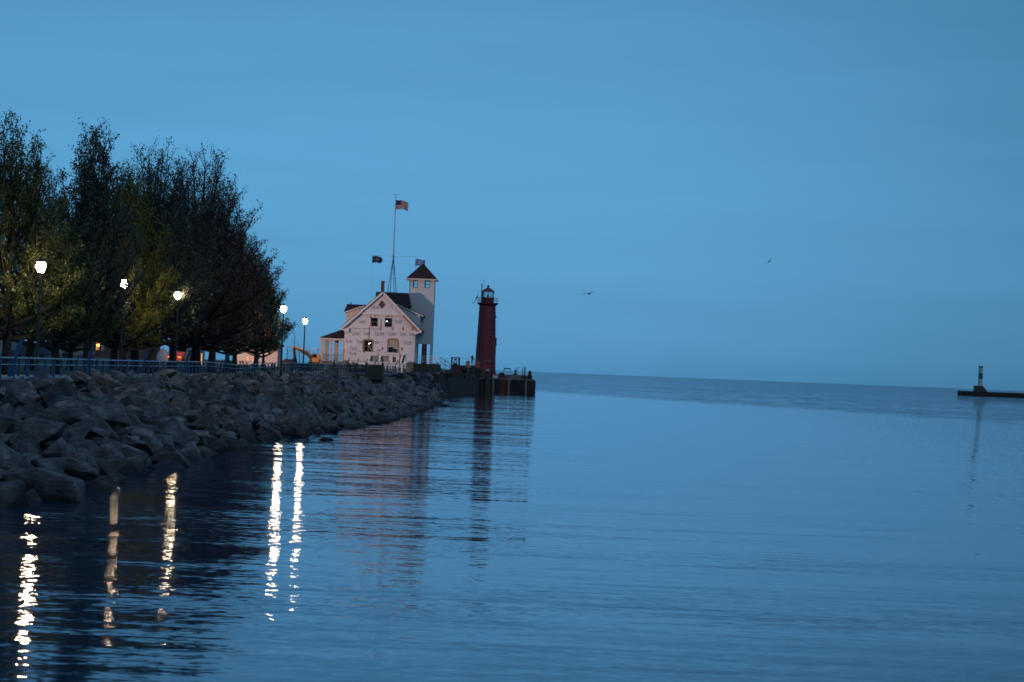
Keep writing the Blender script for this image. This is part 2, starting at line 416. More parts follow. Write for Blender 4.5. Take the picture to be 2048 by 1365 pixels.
# ---------------------------------------------------------------- rocks
def rock_mat():
    m = bpy.data.materials.new('riprap_stone'); m.use_nodes = True; t = m.node_tree; b = t.nodes['Principled BSDF']
    L = t.links.new; N = t.nodes.new
    g = N('ShaderNodeNewGeometry'); oi = N('ShaderNodeObjectInfo')
    n1 = N('ShaderNodeTexNoise'); n1.inputs['Scale'].default_value = 1.1; n1.inputs['Detail'].default_value = 9; n1.inputs['Roughness'].default_value = .65
    L(g.outputs['Position'], n1.inputs['Vector'])
    mpn = N('ShaderNodeMapping'); mpn.inputs['Rotation'].default_value = (R(35), R(20), 0); mpn.inputs['Scale'].default_value = (1, 1, 5); L(g.outputs['Position'], mpn.inputs[0])
    n2 = N('ShaderNodeTexNoise'); n2.inputs['Scale'].default_value = 2.2; n2.inputs['Detail'].default_value = 7; L(mpn.outputs[0], n2.inputs['Vector'])
    rp = N('ShaderNodeValToRGB'); e = rp.color_ramp.elements
    e[0].position = .34; e[0].color = (.045,.047,.05,1); e[1].position = .72; e[1].color = (.29,.30,.315,1)
    e2 = e.new(.52); e2.color = (.125,.13,.135,1)
    ad = N('ShaderNodeMath'); ad.operation = 'ADD'; L(n1.outputs[0], ad.inputs[0])
    s = N('ShaderNodeMath'); s.operation = 'MULTIPLY_ADD'; L(n2.outputs[0], s.inputs[0]); s.inputs[1].default_value = .35; s.inputs[2].default_value = -.175
    L(s.outputs[0], ad.inputs[1]); L(ad.outputs[0], rp.inputs[0])
    # big scale tonal variety and wet, dark foot near the water
    vz = N('ShaderNodeTexVoronoi'); vz.inputs['Scale'].default_value = .55; L(g.outputs['Position'], vz.inputs['Vector'])
    hv = N('ShaderNodeSeparateXYZ'); L(g.outputs['Position'], hv.inputs[0])
    wet = N('ShaderNodeMapRange'); wet.inputs['From Min'].default_value = .05; wet.inputs['From Max'].default_value = .75
    wet.inputs['To Min'].default_value = .35; wet.inputs['To Max'].default_value = 1; L(hv.outputs['Z'], wet.inputs[0])
    rv = N('ShaderNodeMapRange'); rv.inputs['To Min'].default_value = .38; rv.inputs['To Max'].default_value = 1.05; L(oi.outputs['Random'], rv.inputs[0])
    k = N('ShaderNodeMath'); k.operation = 'MULTIPLY'; L(wet.outputs[0], k.inputs[0]); L(rv.outputs[0], k.inputs[1])
    sc_ = N('ShaderNodeVectorMath'); sc_.operation = 'SCALE'; L(rp.outputs[0], sc_.inputs[0]); L(k.outputs[0], sc_.inputs['Scale'])
    n3 = N('ShaderNodeTexNoise'); n3.inputs['Scale'].default_value = .45; n3.inputs['Detail'].default_value = 4; L(g.outputs['Position'], n3.inputs['Vector'])
    r3 = N('ShaderNodeValToRGB'); r3.color_ramp.elements[0].position = .42; r3.color_ramp.elements[0].color = (1.0,.97,.88,1); r3.color_ramp.elements[1].position = .6; r3.color_ramp.elements[1].color = (1,1,1,1); L(n3.outputs[0], r3.inputs[0])
    tm = N('ShaderNodeVectorMath'); tm.operation = 'MULTIPLY'; L(sc_.outputs[0], tm.inputs[0]); L(r3.outputs[0], tm.inputs[1])
    L(tm.outputs[0], b.inputs['Base Color']); b.inputs['Roughness'].default_value = .85; b.inputs['Specular IOR Level'].default_value = .3
    bp = N('ShaderNodeBump'); bp.inputs['Strength'].default_value = .9; bp.inputs['Distance'].default_value = .1
    L(ad.outputs[0], bp.inputs['Height']); L(bp.outputs[0], b.inputs['Normal'])
    return m
M['rock'] = rock_mat()
def rock_mesh(seed, cuts, name='rock'):
    rr = random.Random(seed); bm = bmesh.new()
    for _ in range(rr.randint(8, 12)):
        d = Vector((rr.gauss(0,1), rr.gauss(0,1), rr.gauss(0,1))).normalized()
        d = Vector((d.x*.64, d.y*.50, d.z*.37))*rr.uniform(.8, 1.15)
        bm.verts.new(d)
    res = bmesh.ops.convex_hull(bm, input=bm.verts)
    bmesh.ops.delete(bm, geom=list({g for g in list(res['geom_interior']) + list(res['geom_unused']) if isinstance(g, bmesh.types.BMVert)}), context='VERTS')
    bmesh.ops.dissolve_limit(bm, angle_limit=R(14), verts=bm.verts, edges=bm.edges)
    if cuts:
        bmesh.ops.bevel(bm, geom=list(bm.edges), offset=.018, segments=1, affect='EDGES', profile=.6)
        bmesh.ops.triangulate(bm, faces=bm.faces)
        bmesh.ops.subdivide_edges(bm, edges=[e for e in bm.edges if e.calc_length() > .2], cuts=cuts, use_grid_fill=True)
        bmesh.ops.triangulate(bm, faces=bm.faces)
        o = Vector((seed*3.1, 0, 0))
        for v_ in bm.verts:
            p = v_.co
            v_.co = p * (1 + .04*noise.noise(p*2.2+o) + .035*noise.noise(p*7+o))
    bmesh.ops.triangulate(bm, faces=bm.faces)
    me = bpy.data.meshes.new(name); bm.to_mesh(me); bm.free()
    me.shade_smooth(); me.set_sharp_from_angle(angle=R(20)); me.materials.append(M['rock'])
    return me
near_rocks = [rock_mesh(i+1, 2) for i in range(14)]
far_rocks = [rock_mesh(i+40, 1) for i in range(8)]
spots = []
y = 50.0
rr = random.Random(11)
while y < 348:
    step = 1.45 if y < 112 else 1.3 if y < 200 else 1.7
    x0, x1 = shore(y), interp(TOPX, y)
    x = x0 + .4
    while x > x1 + .2:
        px, pyy = x + rr.uniform(-.4,.4), y + rr.uniform(-.5,.5)
        sz = rr.choice([1.15,1.3,1.5,1.7,2.0,2.5]) * rr.uniform(.85, 1.15)
        if x > x0 - 1.2: sz *= .8
        if pyy < 125: sz *= 1.04 + .24*(125-pyy)/75
        if x < x1 + 2.4: sz *= .62
        if px > -.2450*pyy - 9:
            spots.append((px, pyy, sz))
        x -= rr.uniform(1.25, 1.7) if y < 112 else rr.uniform(1.1, 1.55) if y < 200 else rr.uniform(1.2, 1.7)
    y += step
spots.sort(key=lambda s: -(s[2]/s[1]))
def rock_xf(x, y, s, rr):
    z = bank_z(x, y) + .30*math.sin(math.pi*max(0,min(1,(shore(y)-x)/(shore(y)-interp(TOPX,y)))))**.5 + s*.02 + rr.uniform(-.32, .28)
    rot = Matrix.Rotation(R(rr.uniform(-15, 50)), 4, 'Y') @ Matrix.Rotation(R(rr.uniform(-25, 25)), 4, 'X') @ Matrix.Rotation(rr.uniform(0, 6.28), 4, 'Z')
    return Matrix.Translation((x, y, z)) @ rot @ Matrix.Diagonal((s*rr.uniform(.85,1.2), s*rr.uniform(.8,1.1), s*rr.uniform(.8,1.15), 1))
in_view = [s for s in spots if s[0] > -.2450*s[1] - 1.2][:298]
used = set(in_view)
for i, (x, y, s) in enumerate(in_view):
    o = link('rock', near_rocks[i % 14], bank); o.matrix_parent_inverse = Matrix()
    o.matrix_basis = rock_xf(x, y, s, rr)
V, T = [], []; off = 0
base = []
for me in far_rocks:
    a = np.empty(len(me.vertices)*3); me.vertices.foreach_get('co', a); a = a.reshape(-1, 3)
    tri = np.array([p.vertices[:] for p in me.polygons]); base.append((a, tri))
for i, (x, y, s) in enumerate([q for q in spots if q not in used]):
    a, tri = base[i % 8]
    Mx = np.array(rock_xf(x, y, s, rr))
    V.append(a @ Mx[:3,:3].T + Mx[:3,3]); T.append(tri + off); off += len(a)
def np_mesh(name, V, T, m, smooth=False, angle=None):
    me = bpy.data.meshes.new(name); k = T.shape[1]
    me.vertices.add(len(V)); me.vertices.foreach_set('co', V.astype(np.float32).ravel())
    me.loops.add(T.size); me.loops.foreach_set('vertex_index', T.astype(np.int32).ravel())
    me.polygons.add(len(T)); me.polygons.foreach_set('loop_start', np.arange(0, T.size, k, dtype=np.int32))
    me.update(calc_edges=True)
    if smooth or angle: me.shade_smooth()
    if angle: me.set_sharp_from_angle(angle=R(angle))
    me.materials.append(m); return me
o = link('rock_rubble', np_mesh('rock_rubble', np.concatenate(V), np.concatenate(T), M['rock'], angle=28), bank, kind='stuff')
o.matrix_parent_inverse = Matrix()
for i, (px, py, s, lab) in enumerate([(655,878,.75,'lone rounded dark stone out in the water off the middle of the bank'),
        (627,873,.5,'small flat stone awash beside the lone rounded one'),
        (886,810,1.5,'long low boulder in the water off the far tip of the bank'),
        (878,804,.7,'tiny stone between the long low boulder and the bank tip')]):
    hz = 741.8 + (px-1024)*.0393; D = F*CH/(py+3-hz)
    p = W(px, py, D); o = link('boulder', near_rocks[(i*3+2) % 14]); o.location = (p.x, D, .02*s)
    o.rotation_euler = (.2*i, .1, i*1.3); o.scale = (s*1.25, s, s*.8)
    tag(o, lab, 'boulder', 'boulders in the water off the bank')

# ---------------------------------------------------------------- railing
rail = thing('promenade_railing', 'long blue painted promenade railing running along the top of the stone bank', 'railing', (-24.3, 60, 3.1))
path = []
y = 60.0
while y <= 266: path.append(Vector((interp(RAILX, y), y, 0))); y += .5
cum = [0]
for a, b in zip(path, path[1:]): cum.append(cum[-1] + (b-a).length)
RTOP = [(0,4.2),(120,4.21),(150,4.22),(168,4.28),(186,4.08),(203,4.24),(225,4.42),(245,4.45),(256,4.5),(266,4.45)]
def at_len(s):
    for i in range(len(cum)-1):
        if cum[i+1] >= s:
            k = (s-cum[i])/(cum[i+1]-cum[i]); p = path[i].lerp(path[i+1], k); return p, (path[i+1]-path[i]).normalized()
    return path[-1].copy(), (path[-1]-path[-2]).normalized()
total = cum[-1]
def rail_line(name, dz, w, h, m):
    mb = MB(); s = 30.0; prev = None
    while s < total:
        p, d = at_len(s); p.z = interp(RTOP, p.y) + dz
        if prev is not None: mb.bar(prev, p, w, h)
        prev = p; s += 2.4
    return mb.build(name, m, rail)
rail_line('top_rail', -.03, .13, .07, M['bluerail'])
rail_line('middle_rail', -.36, .05, .04, M['bluerail'])
rail_line('bottom_rail', -.98, .09, .07, M['bluerail'])
bal = MB().box(-.06,.06,-.03,.03,-.97,-.05).build('baluster', M['blue'], rail)
pst = MB().box(-.095,.095,-.06,.06,-1.15,-.02).build('post', M['blue'], rail)
s, k, nb, npst = 34.0, 0, 0, 0
while s < total:
    p, d = at_len(s); p.z = interp(RTOP, p.y); ang = math.atan2(d.x, d.y)
    is_post = k % 3 == 0
    src = pst if is_post else bal
    o = src if ((is_post and npst == 0) or (not is_post and nb == 0)) else src.copy()
    if o is not src: C.objects.link(o)
    o.matrix_parent_inverse = rail.matrix_basis.inverted()
    o.matrix_basis = Matrix.Translation(p) @ Matrix.Rotation(-ang, 4, 'Z')
    if is_post: npst += 1
    else: nb += 1
    s += 1.95 if p.y < 225 else 1.2; k += 1
fins = [102.7, 120.6, 139, 157, 178, 200, 222]
fp = [(interp(RAILX, y), y) for y in fins]
for px in (670, 697, 717, 735, 752, 767, 780, 793):
    # where the curved far end of the railing is seen at that place
    best = min(path, key=lambda q: abs(q.x/q.y*F + 1024 + 2 - px) + (0 if q.y > 235 else 999)); fp.append((best.x, best.y))
for i, (x, y) in enumerate(fp):
    z = interp(RTOP, y)
    MB().bar((x-.05, y, z-1.1), (x+.02, y, z-.1), .22, .1, up=(0,1,0)).bar((x, y, z-.1), (x+.34, y, z+.86 if i < 7 else z+.75), .2 if i < 7 else .1, .08, up=(0,1,0)).build('leaning_fin', M['blue'], rail)

# slatted deck screen on the bank below the far railing
scr = thing('deck_screen', 'dark slatted deck screen with grey posts on the bank below the boat', 'screen', W(700, 760, 240))
cols = [668, 697, 734, 766]
for i, px in enumerate(cols):
    a = W(px, 727, 240 - i*.4); b = W(px, 764 + 2*i, 240 - i*.4)
    MB().box(a.x-.11, a.x+.11, a.y-.1, a.y+.1, b.z-.6, a.z+.05).build('screen_post', M['fencegrey'], scr)
for i in range(3):
    for j in range(9):
        t = j/8
        a = W(cols[i]+1, 730.5+27*t, 240-i*.4); b = W(cols[i+1]-1, 731+28*t, 240-(i+1)*.4)
        MB().bar(a, b, .05, .13).build('slat', M['brownboard' if i == 1 else 'fencegrey'], scr)
a = W(735, 731, 239.6)
MB().poly([W(736,732,239.9), W(765,732,239.5), W(765,765,239.5), W(736,765,239.9)], [(0,1,2,3)]).build('backing_mesh', M['dark'], scr)

# ---------------------------------------------------------------- street lamps
def lamp_post(loc, h, label):
    t = thing('park_lamp', label, 'street lamp', loc, 'lit lamp posts along the promenade')
    x, y, z = loc
    MB().lathe([(.14,z),(.14,z+.5),(.085,z+.6),(.065,z+h-.35),(.1,z+h-.3),(.1,z+h-.26)], x, y, 10).build('post', M['black'], t, smooth=False)
    MB().lathe([(.13,z+h-.26),(.22,z+h-.12),(.27,z+h+.05),(.25,z+h+.2),(.16,z+h+.3)], x, y, 14).build('globe', M['lamp'], t, smooth=True)
    MB().lathe([(.30,z+h+.30),(.26,z+h+.36),(.1,z+h+.44),(.03,z+h+.56)], x, y, 14).build('cap', M['black'], t)
    return t
for i, (px, py, s, lab) in enumerate([
    (82,535,37,'brightest lit park lamp, closest along the promenade, in front of a dense green tree'),
    (247,569,29.3,'lit park lamp glowing among bright yellow green leaves'),
    (356,592,26.5,'lit park lamp half covered by dark leaves, beside the copper tree'),
    (567,619,22,'taller looking lit park lamp just clear of the last tree crown'),
    (610,643,17.7,'lit park lamp standing between the last tree and the excavator')]):
    D = F/s; p = W(px, py, D); g = gz(D)
    lamp_post((p.x, D, g), p.z - g - .02, lab)

# ---------------------------------------------------------------- trees
def make_tree(seed, H, Rr, nl, leaves, z0=2.2, trunk_r=.42, topy=.45, leafsize=.15, low=2.6):
    rr = random.Random(seed); rs = np.random.RandomState(seed)
    wood = MB(); twig_pts = []
    lean = Vector((rr.uniform(-.4,.4), rr.uniform(-.4,.4), 0))
    lead = [Vector((0,0,-.3)), Vector((0,0,1.2)) + lean*.1, Vector((0,0,z0)) + lean*.3, Vector((0,0,H*.45)) + lean*.8, Vector((0,0,H*.72)) + lean, Vector((0,0,H*.97)) + lean*1.3]
    wood.tube(lead, [trunk_r*1.25, trunk_r, trunk_r*.85, trunk_r*.42, trunk_r*.2, .02], 8)
    def lead_at(z):
        for a, b in zip(lead, lead[1:]):
            if b.z >= z: return a.lerp(b, (z-a.z)/(b.z-a.z))
        return lead[-1]
    def bez(a, b, c, t): return a*(1-t)**2 + b*2*t*(1-t) + c*t*t
    for i in range(nl):
        q = (i+.5)/nl; az = i*2.399 + rr.uniform(-.3,.3)
        zs = z0 + (H*.62-z0)*q**1.2; a = lead_at(zs)
        # envelope: widest at about topy of the height
        ze = min(H*.985, low + (H-low)*(q**.85) + rr.uniform(-.4, 1.2)); zz = (ze-low)/(H-low)
        wdt = Rr * (math.sin(math.pi*min(1, max(.0, (zz+.22)/1.28))**(.95 if topy > .5 else .75)))**.8
        wdt *= 1.08 - .38*max(0, zz-.25)
        rad = max(.3, wdt*rr.uniform(.75, 1.12))
        e = Vector((math.cos(az)*rad, math.sin(az)*rad, ze)) + lean
        mid = Vector((a.x + (e.x-a.x)*.62, a.y + (e.y-a.y)*.62, a.z + (e.z-a.z)*.28))
        pts = [bez(a, mid, e, t/6) for t in range(7)]
        r0 = trunk_r*.42*(1-.6*q)+.03
        wood.tube(pts, [r0*(1-t/6)**.9 + .018 for t in range(7)], 5)
        Ls = (e-a).length; ns = int(6 + Ls*2.1)
        for j in range(ns):
            t = .22 + .78*(j+.5)/ns; p = bez(a, mid, e, t)
            d = (bez(a, mid, e, min(1, t+.05)) - bez(a, mid, e, t-.05)).normalized()
            aa = rr.uniform(0, 6.28); side = Vector((math.cos(aa), math.sin(aa), rr.uniform(-.25,.7)))
            dirr = (d*.75 + side*.8 + Vector((0,0,.45))).normalized()
            ln = rr.uniform(.9, 2.1) * (1.15-.5*t)
            pe = p + dirr*ln + Vector((0,0,.15))
            wood.tube([p, p.lerp(pe, .5)+Vector((0,0,-.06)), pe], [.035,.022,.010], 3, cap=False)
            for m_ in range(4):
                tt = .3 + .7*(m_+.7)/4; b = p.lerp(pe, tt); bb = rr.uniform(0, 6.28)
                te = b + (dirr*.6 + Vector((math.cos(bb), math.sin(bb), rr.uniform(-.1,.8)))*.75).normalized()*rr.uniform(.35,.85)
                wood.tube([b, te], [.012,.006], 3, cap=False); twig_pts.append((b, te, zz))
    me = bpy.data.meshes.new('trunk'); me.from_pydata(wood.v, [], wood.f); me.update(); me.shade_smooth(); me.materials.append(M['bark'])
    A = np.array([t[0] for t in twig_pts]); B = np.array([t[1] for t in twig_pts])
    zrel = np.clip((A[:,2]-low)/(H-low), 0, 1)
    w = (1.35 - .95*zrel); w /= w.sum()
    idx = rs.choice(len(A), leaves, p=w); t = rs.rand(leaves, 1)**.7
    c = A[idx]*(1-t) + B[idx]*t + rs.normal(0, .13, (leaves, 3))
    u = rs.normal(size=(leaves, 3)); u /= np.linalg.norm(u, axis=1)[:, None]
    w_ = rs.normal(size=(leaves, 3)); w_ -= (w_*u).sum(1)[:, None]*u; w_ /= np.linalg.norm(w_, axis=1)[:, None]
    s = leafsize * rs.uniform(.6, 1.35, (leaves, 1))
    V = np.stack([c - u*s*.5, c + w_*s*.38, c + u*s*.5, c - w_*s*.38], 1).reshape(-1, 3)
    T = np.arange(leaves*4).reshape(-1, 4)
    return me, (V, T)
def crown_mesh(VT, m): return np_mesh('crown', VT[0], VT[1], m)
protos = {}
def proto(key, *a, **k): protos[key] = make_tree(*a, **k)
proto('broad', 3, 16, 6.2, 34, 46000, topy=.4, leafsize=.16)
proto('upright', 5, 16, 4.8, 34, 40000, topy=.45, leafsize=.16)
proto('vase', 9, 18, 5.9, 42, 38000, topy=.6, leafsize=.14)
proto('tall', 12, 18.5, 5.7, 42, 46000, topy=.45)
proto('small', 17, 11, 3.6, 26, 26000, topy=.4, low=1.8, z0=1.6, trunk_r=.26)
cache = {}
def tree(key, px, D, H, leafm, label, X=None, rot=0, wid=1.0, trunk_scale=1):
    me, VT = protos[key]; ck = (key, leafm)
    if ck not in cache: cache[ck] = crown_mesh(VT, M[leafm])
    H0 = {'broad':16,'upright':16,'vase':18,'tall':18.5,'small':11}[key]
    z = gz(D); x = X if X is not None else W(px, 710, D).x
    t = thing('tree', label, 'tree', (x, D, z), 'trees in the waterside park', rot)
    k = H/H0; t.scale = (k*wid, k*wid, k)
    for nm, mm in (('trunk', me), ('crown', cache[ck])):
        o = bpy.data.objects.new(nm, mm); C.objects.link(o); o.parent = t
    return t
tree('broad', 14, 117, 14.0, 'leaf_green', 'dense green tree cut by the left edge, behind the brightest lamp', rot=.3, wid=.74)
tree('upright', 112, 131, 10.4, 'leaf_green', 'shorter green tree in the dip between two taller crowns', rot=2.1, wid=1.0)
tree('upright', 176, 139, 16.0, 'leaf_dark', 'upright dark green tree with a rounded twiggy top', rot=1.0, wid=.8)
tree('tall', 247, 148.5, 14.3, 'leaf_lamplit', 'tree with yellow green leaves lit up by the lamp in its crown', rot=.5, wid=.85)
tree('vase', 303, 163, 17.2, 'leaf_dark', 'tall sparse tree with bare twig tips and a very thick trunk', rot=0, wid=1.05)
tree('vase', 391, 180, 18.6, 'leaf_red', 'tall copper leaved tree with orange lit foliage', rot=2.5, wid=1.0)
tree('tall', 424, 196, 17.2, 'leaf_red', 'dark copper tree directly right of the tallest one', rot=4.0, wid=.95)
tree('tall', 470, 212, 14.6, 'leaf_dark', 'dark green tree stepping down towards the last lamps', rot=1.7, wid=.8)
tree('small', 513, 226, 12.0, 'leaf_green', 'green tree with low drooping branches over the picnic tables', rot=.9, wid=.85)
tree('small', 527, 236, 9.6, 'leaf_green', 'last small green tree of the row, nearest the excavator', rot=3.3, wid=.72)
# second row behind
for i, (px, D, H, k, lm, lab) in enumerate([
    (60,150,15,'tall','leaf_dark','dark tree of the back row seen between the brightest lamp and the left edge'),
    (140,165,11,'vase','leaf_dark','sparse back row tree filling the dip right of the first crowns'),
    (228,178,15.5,'vase','leaf_green','back row tree with thin twigs above the yellow green crown'),
    (270,190,18,'vase','leaf_dark','back row tree between the yellow green and thick trunked trees'),
    (345,205,17.5,'tall','leaf_dark','back row tree behind the lamp half covered by leaves'),
    (455,225,13.5,'tall','leaf_dark','back row tree with slim trunk left of the picnic tables')]):
    tree(k, px, D, H, lm, lab, rot=i*1.3+.4, wid=.9)
# low dark branches and bare sapling by the fence
sp = MB(); b = W(589, 722, 250); rr = random.Random(4)
top = W(589, 662, 250)
sp.tube([b, b.lerp(top, .5), top], [.04,.03,.008], 5)
for i in range(16):
    q = .2 + .75*i/16; p = b.lerp(top, q); a = i*2.4
    sp.tube([p, p + Vector((math.cos(a)*1.4*(1.1-q), math.sin(a)*1.2*(1.1-q), .9*(1.2-q)))], [.014,.005], 3)
tag(sp.build('sapling', M['bark']), 'bare thin sapling standing behind the wire fence near the excavator', 'sapling')

# ---------------------------------------------------------------- the station house
HD = 280.0
house = thing('station_house', 'two storey gabled station house wrapped in pale printed building paper', 'house', W(760, 728, 284))
xl, xr = W(688, 695, HD).x, W(829.5, 695, HD).x
apx, apz = XZ(766.6, 585.5, HD)
zb = W(760, 724, HD).z; zg = gz(HD)
le = XZ(682, 659, HD); re = XZ(843.5, 664.5, HD)
eave_z = (le[1]+re[1])/2
def slope_z(x):   # roof underside height at x
    hw = apx - le[0] if x < apx else re[0] - apx
    return apz - (apz-eave_z)*abs(x-apx)/hw
zsl, zsr = slope_z(xl)-.1, slope_z(xr)-.1
def rect(px0, py0, px1, py1, D):
    a = W(px0, py0, D); b = W(px1, py1, D); return (a.x, b.x, b.z, a.z)
wins = {'ul': rect(741.3,635.5,755.2,653.6,HD), 'ur': rect(769.8,636.2,784.2,655,HD), 'll': rect(729,680.5,744.2,704.5,HD), 'lr': rect(777,680.5,793.5,707,HD)}
dc = XZ(764, 609.5, HD); dr = .42
dia = [(dc[0]-dr,dc[1]),(dc[0],dc[1]+dr*1.25),(dc[0]+dr,dc[1]),(dc[0],dc[1]-dr*1.25)]
wrap = mat('building_wrap', (.70,.64,.65), .7, nscale=1.4, noise_amt=.10, bump=.15)
M['wrap'] = wrap
M['shingle_white'] = mat('white_shingle_siding', (.60,.62,.62), .75, nscale=5, noise_amt=.12, stretch=(1,1,6))
ledge_z = W(763, 627.8, HD).z
wm = MB()
wall_holes(wm, [(xl,zb),(xr,zb),(xr,zsr),(apx,apz-.15),(xl,zsl)], [wins[k] for k in wins]+[dia], HD, HD+.22)
wm.build('front_wall', M['wrap'], house)
sw = MB()
sw.poly([(xl,HD,zb),(xl,HD+11,zb),(xl,HD+11,zsl),(xl,HD,zsl)], [(0,1,2,3)])
sw.poly([(xr,HD,zb),(xr,HD+11,zb),(xr,HD+11,zsr),(xr,HD,zsr)], [(0,1,2,3)])
sw.poly([(xl,HD+11,zb),(xr,HD+11,zb),(xr,HD+11,zsr),(apx,HD+11,apz-.15),(xl,HD+11,zsl)], [(0,1,2,3,4)])
sw.build('side_wall', M['shingle_white'], house)
MB().box(xl+.1, xr-.1, HD+.12, HD+10.9, zg-.3, zb-.001).build('foundation', M['stone'], house)
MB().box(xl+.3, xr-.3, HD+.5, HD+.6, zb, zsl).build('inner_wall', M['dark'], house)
# projecting upper gable with its ledge
lx0, lx1 = apx-(apz-ledge_z)/(apz-eave_z)*(apx-le[0])+.12, apx+(apz-ledge_z)/(apz-eave_z)*(re[0]-apx)-.12
ug = MB(); wall_holes(ug, [(lx0,ledge_z),(lx1,ledge_z),(apx,apz-.18)], [dia], HD-.22, HD-.01)
ug.build('gable_wall', M['wrap'], house)
MB().box(lx0-.1, lx1+.1, HD-.32, HD-.005, ledge_z-.14, ledge_z).build('ledge_board', M['white'], house)
df_ = MB()
for i in range(4):
    a, b = dia[i], dia[(i+1) % 4]; df_.bar((a[0],HD-.25,a[1]), (b[0],HD-.25,b[1]), .08, .09, up=(0,1,0))
dwin = df_.build('diamond_window', M['stone'], house)
MB().poly([(x,HD-.15,z) for x, z in dia], [(0,1,2,3)]).build('pane', mat('brown_pane', (.10,.08,.06), .3), dwin)
# roof slopes
def slab(mb, x0, z0, x1, z1, y0, y1, th):
    d = Vector((x1-x0, z1-z0)).normalized(); nx, nz = -d.y, d.x
    if nz < 0: nx, nz = -nx, -nz
    mb.prism([(x0,z0),(x1,z1),(x1+nx*th,z1+nz*th),(x0+nx*th,z0+nz*th)], y0, y1)
rl = MB(); slab(rl, le[0], eave_z, apx, apz, HD-.55, HD+11.4, .18); rl.build('roof', M['roof'], house)
rl = MB(); slab(rl, apx, apz, re[0], eave_z, HD-.55, HD+11.4, .18); rl.build('roof', M['roof'], house)
for sgn, (ex, ez) in ((-1, (le[0], eave_z)), (1, (re[0], eave_z))):
    bb = MB(); bb.bar((apx, HD-.60, apz-.02), (ex, HD-.60, ez-.02), .26, .06, up=(0,1,0)); bb.build('barge_board', M['white'], house)
    lb = MB(); lx = lx0 if sgn < 0 else lx1
    lb.bar((lx, HD-.08, ledge_z-.12), (ex-sgn*.35, HD-.08, ez+.0), .30, .14, up=(0,1,0)); lb.build('soffit_board', M['wood' if sgn > 0 else 'wrap'], house)
    MB().prism([(ex, ez-.05), (ex-sgn*1.05, ez-.42), (ex-sgn*1.05, ez+.2)] if sgn < 0 else [(ex, ez-.05), (ex-1.05, ez+.2), (ex-1.05, ez-.42)], HD-.5, HD-.1).build('eave_return', M['white'], house)
# chimney
c0, c1 = W(762.6, 575, HD+2), W(769, 575, HD+2)
ct = W(766, 562.5, HD+2).z
MB().box(c0.x, c1.x, HD+1.2, HD+1.75, apz-1.2, ct-.12).box(c0.x-.05, c1.x+.05, HD+1.15, HD+1.8, ct-.12, ct).build('chimney', M['brick'], house)
# cross roof at the back right
a = W(752.3, 584.2, HD+6); b = W(817.5, 586.6, HD+6); c = W(821, 614, HD+2.5); d = W(748, 612, HD+2.5)
zr_ = (a.z+b.z)/2; ze_ = c.z
cx = MB().poly([(a.x,HD+6,zr_),(b.x,HD+6,zr_),(c.x,HD+2.6,ze_),(d.x,HD+2.6,ze_),(a.x,HD+9.5,ze_),(c.x,HD+9.5,ze_)], [(0,3,2,1),(0,1,5,4),(1,2,5),(0,4,3),(2,3,4,5)])
cx.build('cross_roof', M['roof'], house)
MB().box(d.x+.3, c.x-.4, HD+3.0, HD+9.2, zb, ze_-.01).build('cross_wall', M['shingle_white'], house)
# left shed dormer and the roof behind it
dA, dB, dCc = XZ(692, 625.5, HD+1.2), XZ(728.5, 612.6, HD+1.2), XZ(690.6, 654, HD+1.2)
MB().prism([(dCc[0],dCc[1]),(dB[0],slope_z(dB[0])),(dB[0],dB[1]),(dA[0],dA[1])], HD+1.2, HD+8).build('dormer_wall', mat('cream_siding', (.62,.50,.42), .8, nscale=4, noise_amt=.1, stretch=(1,1,5)), house)
MB().bar((dA[0]-.35,HD+1.0,dA[1]-.06), (dB[0],HD+1.0,dB[1]+.02), .12, .1, up=(0,1,0)).build('dormer_trim', M['white'], house)
e0, e1 = W(694.3, 608.4, HD+5), W(735, 610.5, HD+5)
MB().poly([(dA[0]-.3,HD+1.02,dA[1]+.03),(dB[0]+.4,HD+1.02,dB[1]+.20),(e1.x+.5,HD+5,e1.z),(e0.x,HD+5,e0.z),(e0.x-.3,HD+8.4,dA[1])], [(0,1,2,3),(0,3,4)]).build('dormer_roof', M['roof'], house)
v0 = W(702, 605, HD+5)
MB().tube([(v0.x,HD+4.8,v0.z-.6),(v0.x,HD+4.8,v0.z)], .07, 6).build('vent_pipe', M['black'], house)
# right shed dormer
dA, dB, dCc = XZ(790, 607.5, HD+1.2), XZ(840, 632, HD+1.2), XZ(841, 660, HD+1.2)
MB().prism([(dA[0],slope_z(dA[0])),(dB[0],slope_z(dB[0])-.1),(dB[0],dB[1]),(dA[0],dA[1])], HD+1.2, HD+8).build('dormer_wall', M['shingle_white'], house)
MB().bar((dA[0],HD+1.05,dA[1]+.05), (dB[0]+.45,HD+1.05,dB[1]-.05), .16, .1, up=(0,1,0)).build('dormer_trim', M['white'], house)
rl = MB(); slab(rl, dA[0], dA[1]+.06, dB[0]+.5, dB[1]-.02, HD+1.0, HD+8.3, .1); rl.build('dormer_roof', M['roof'], house)
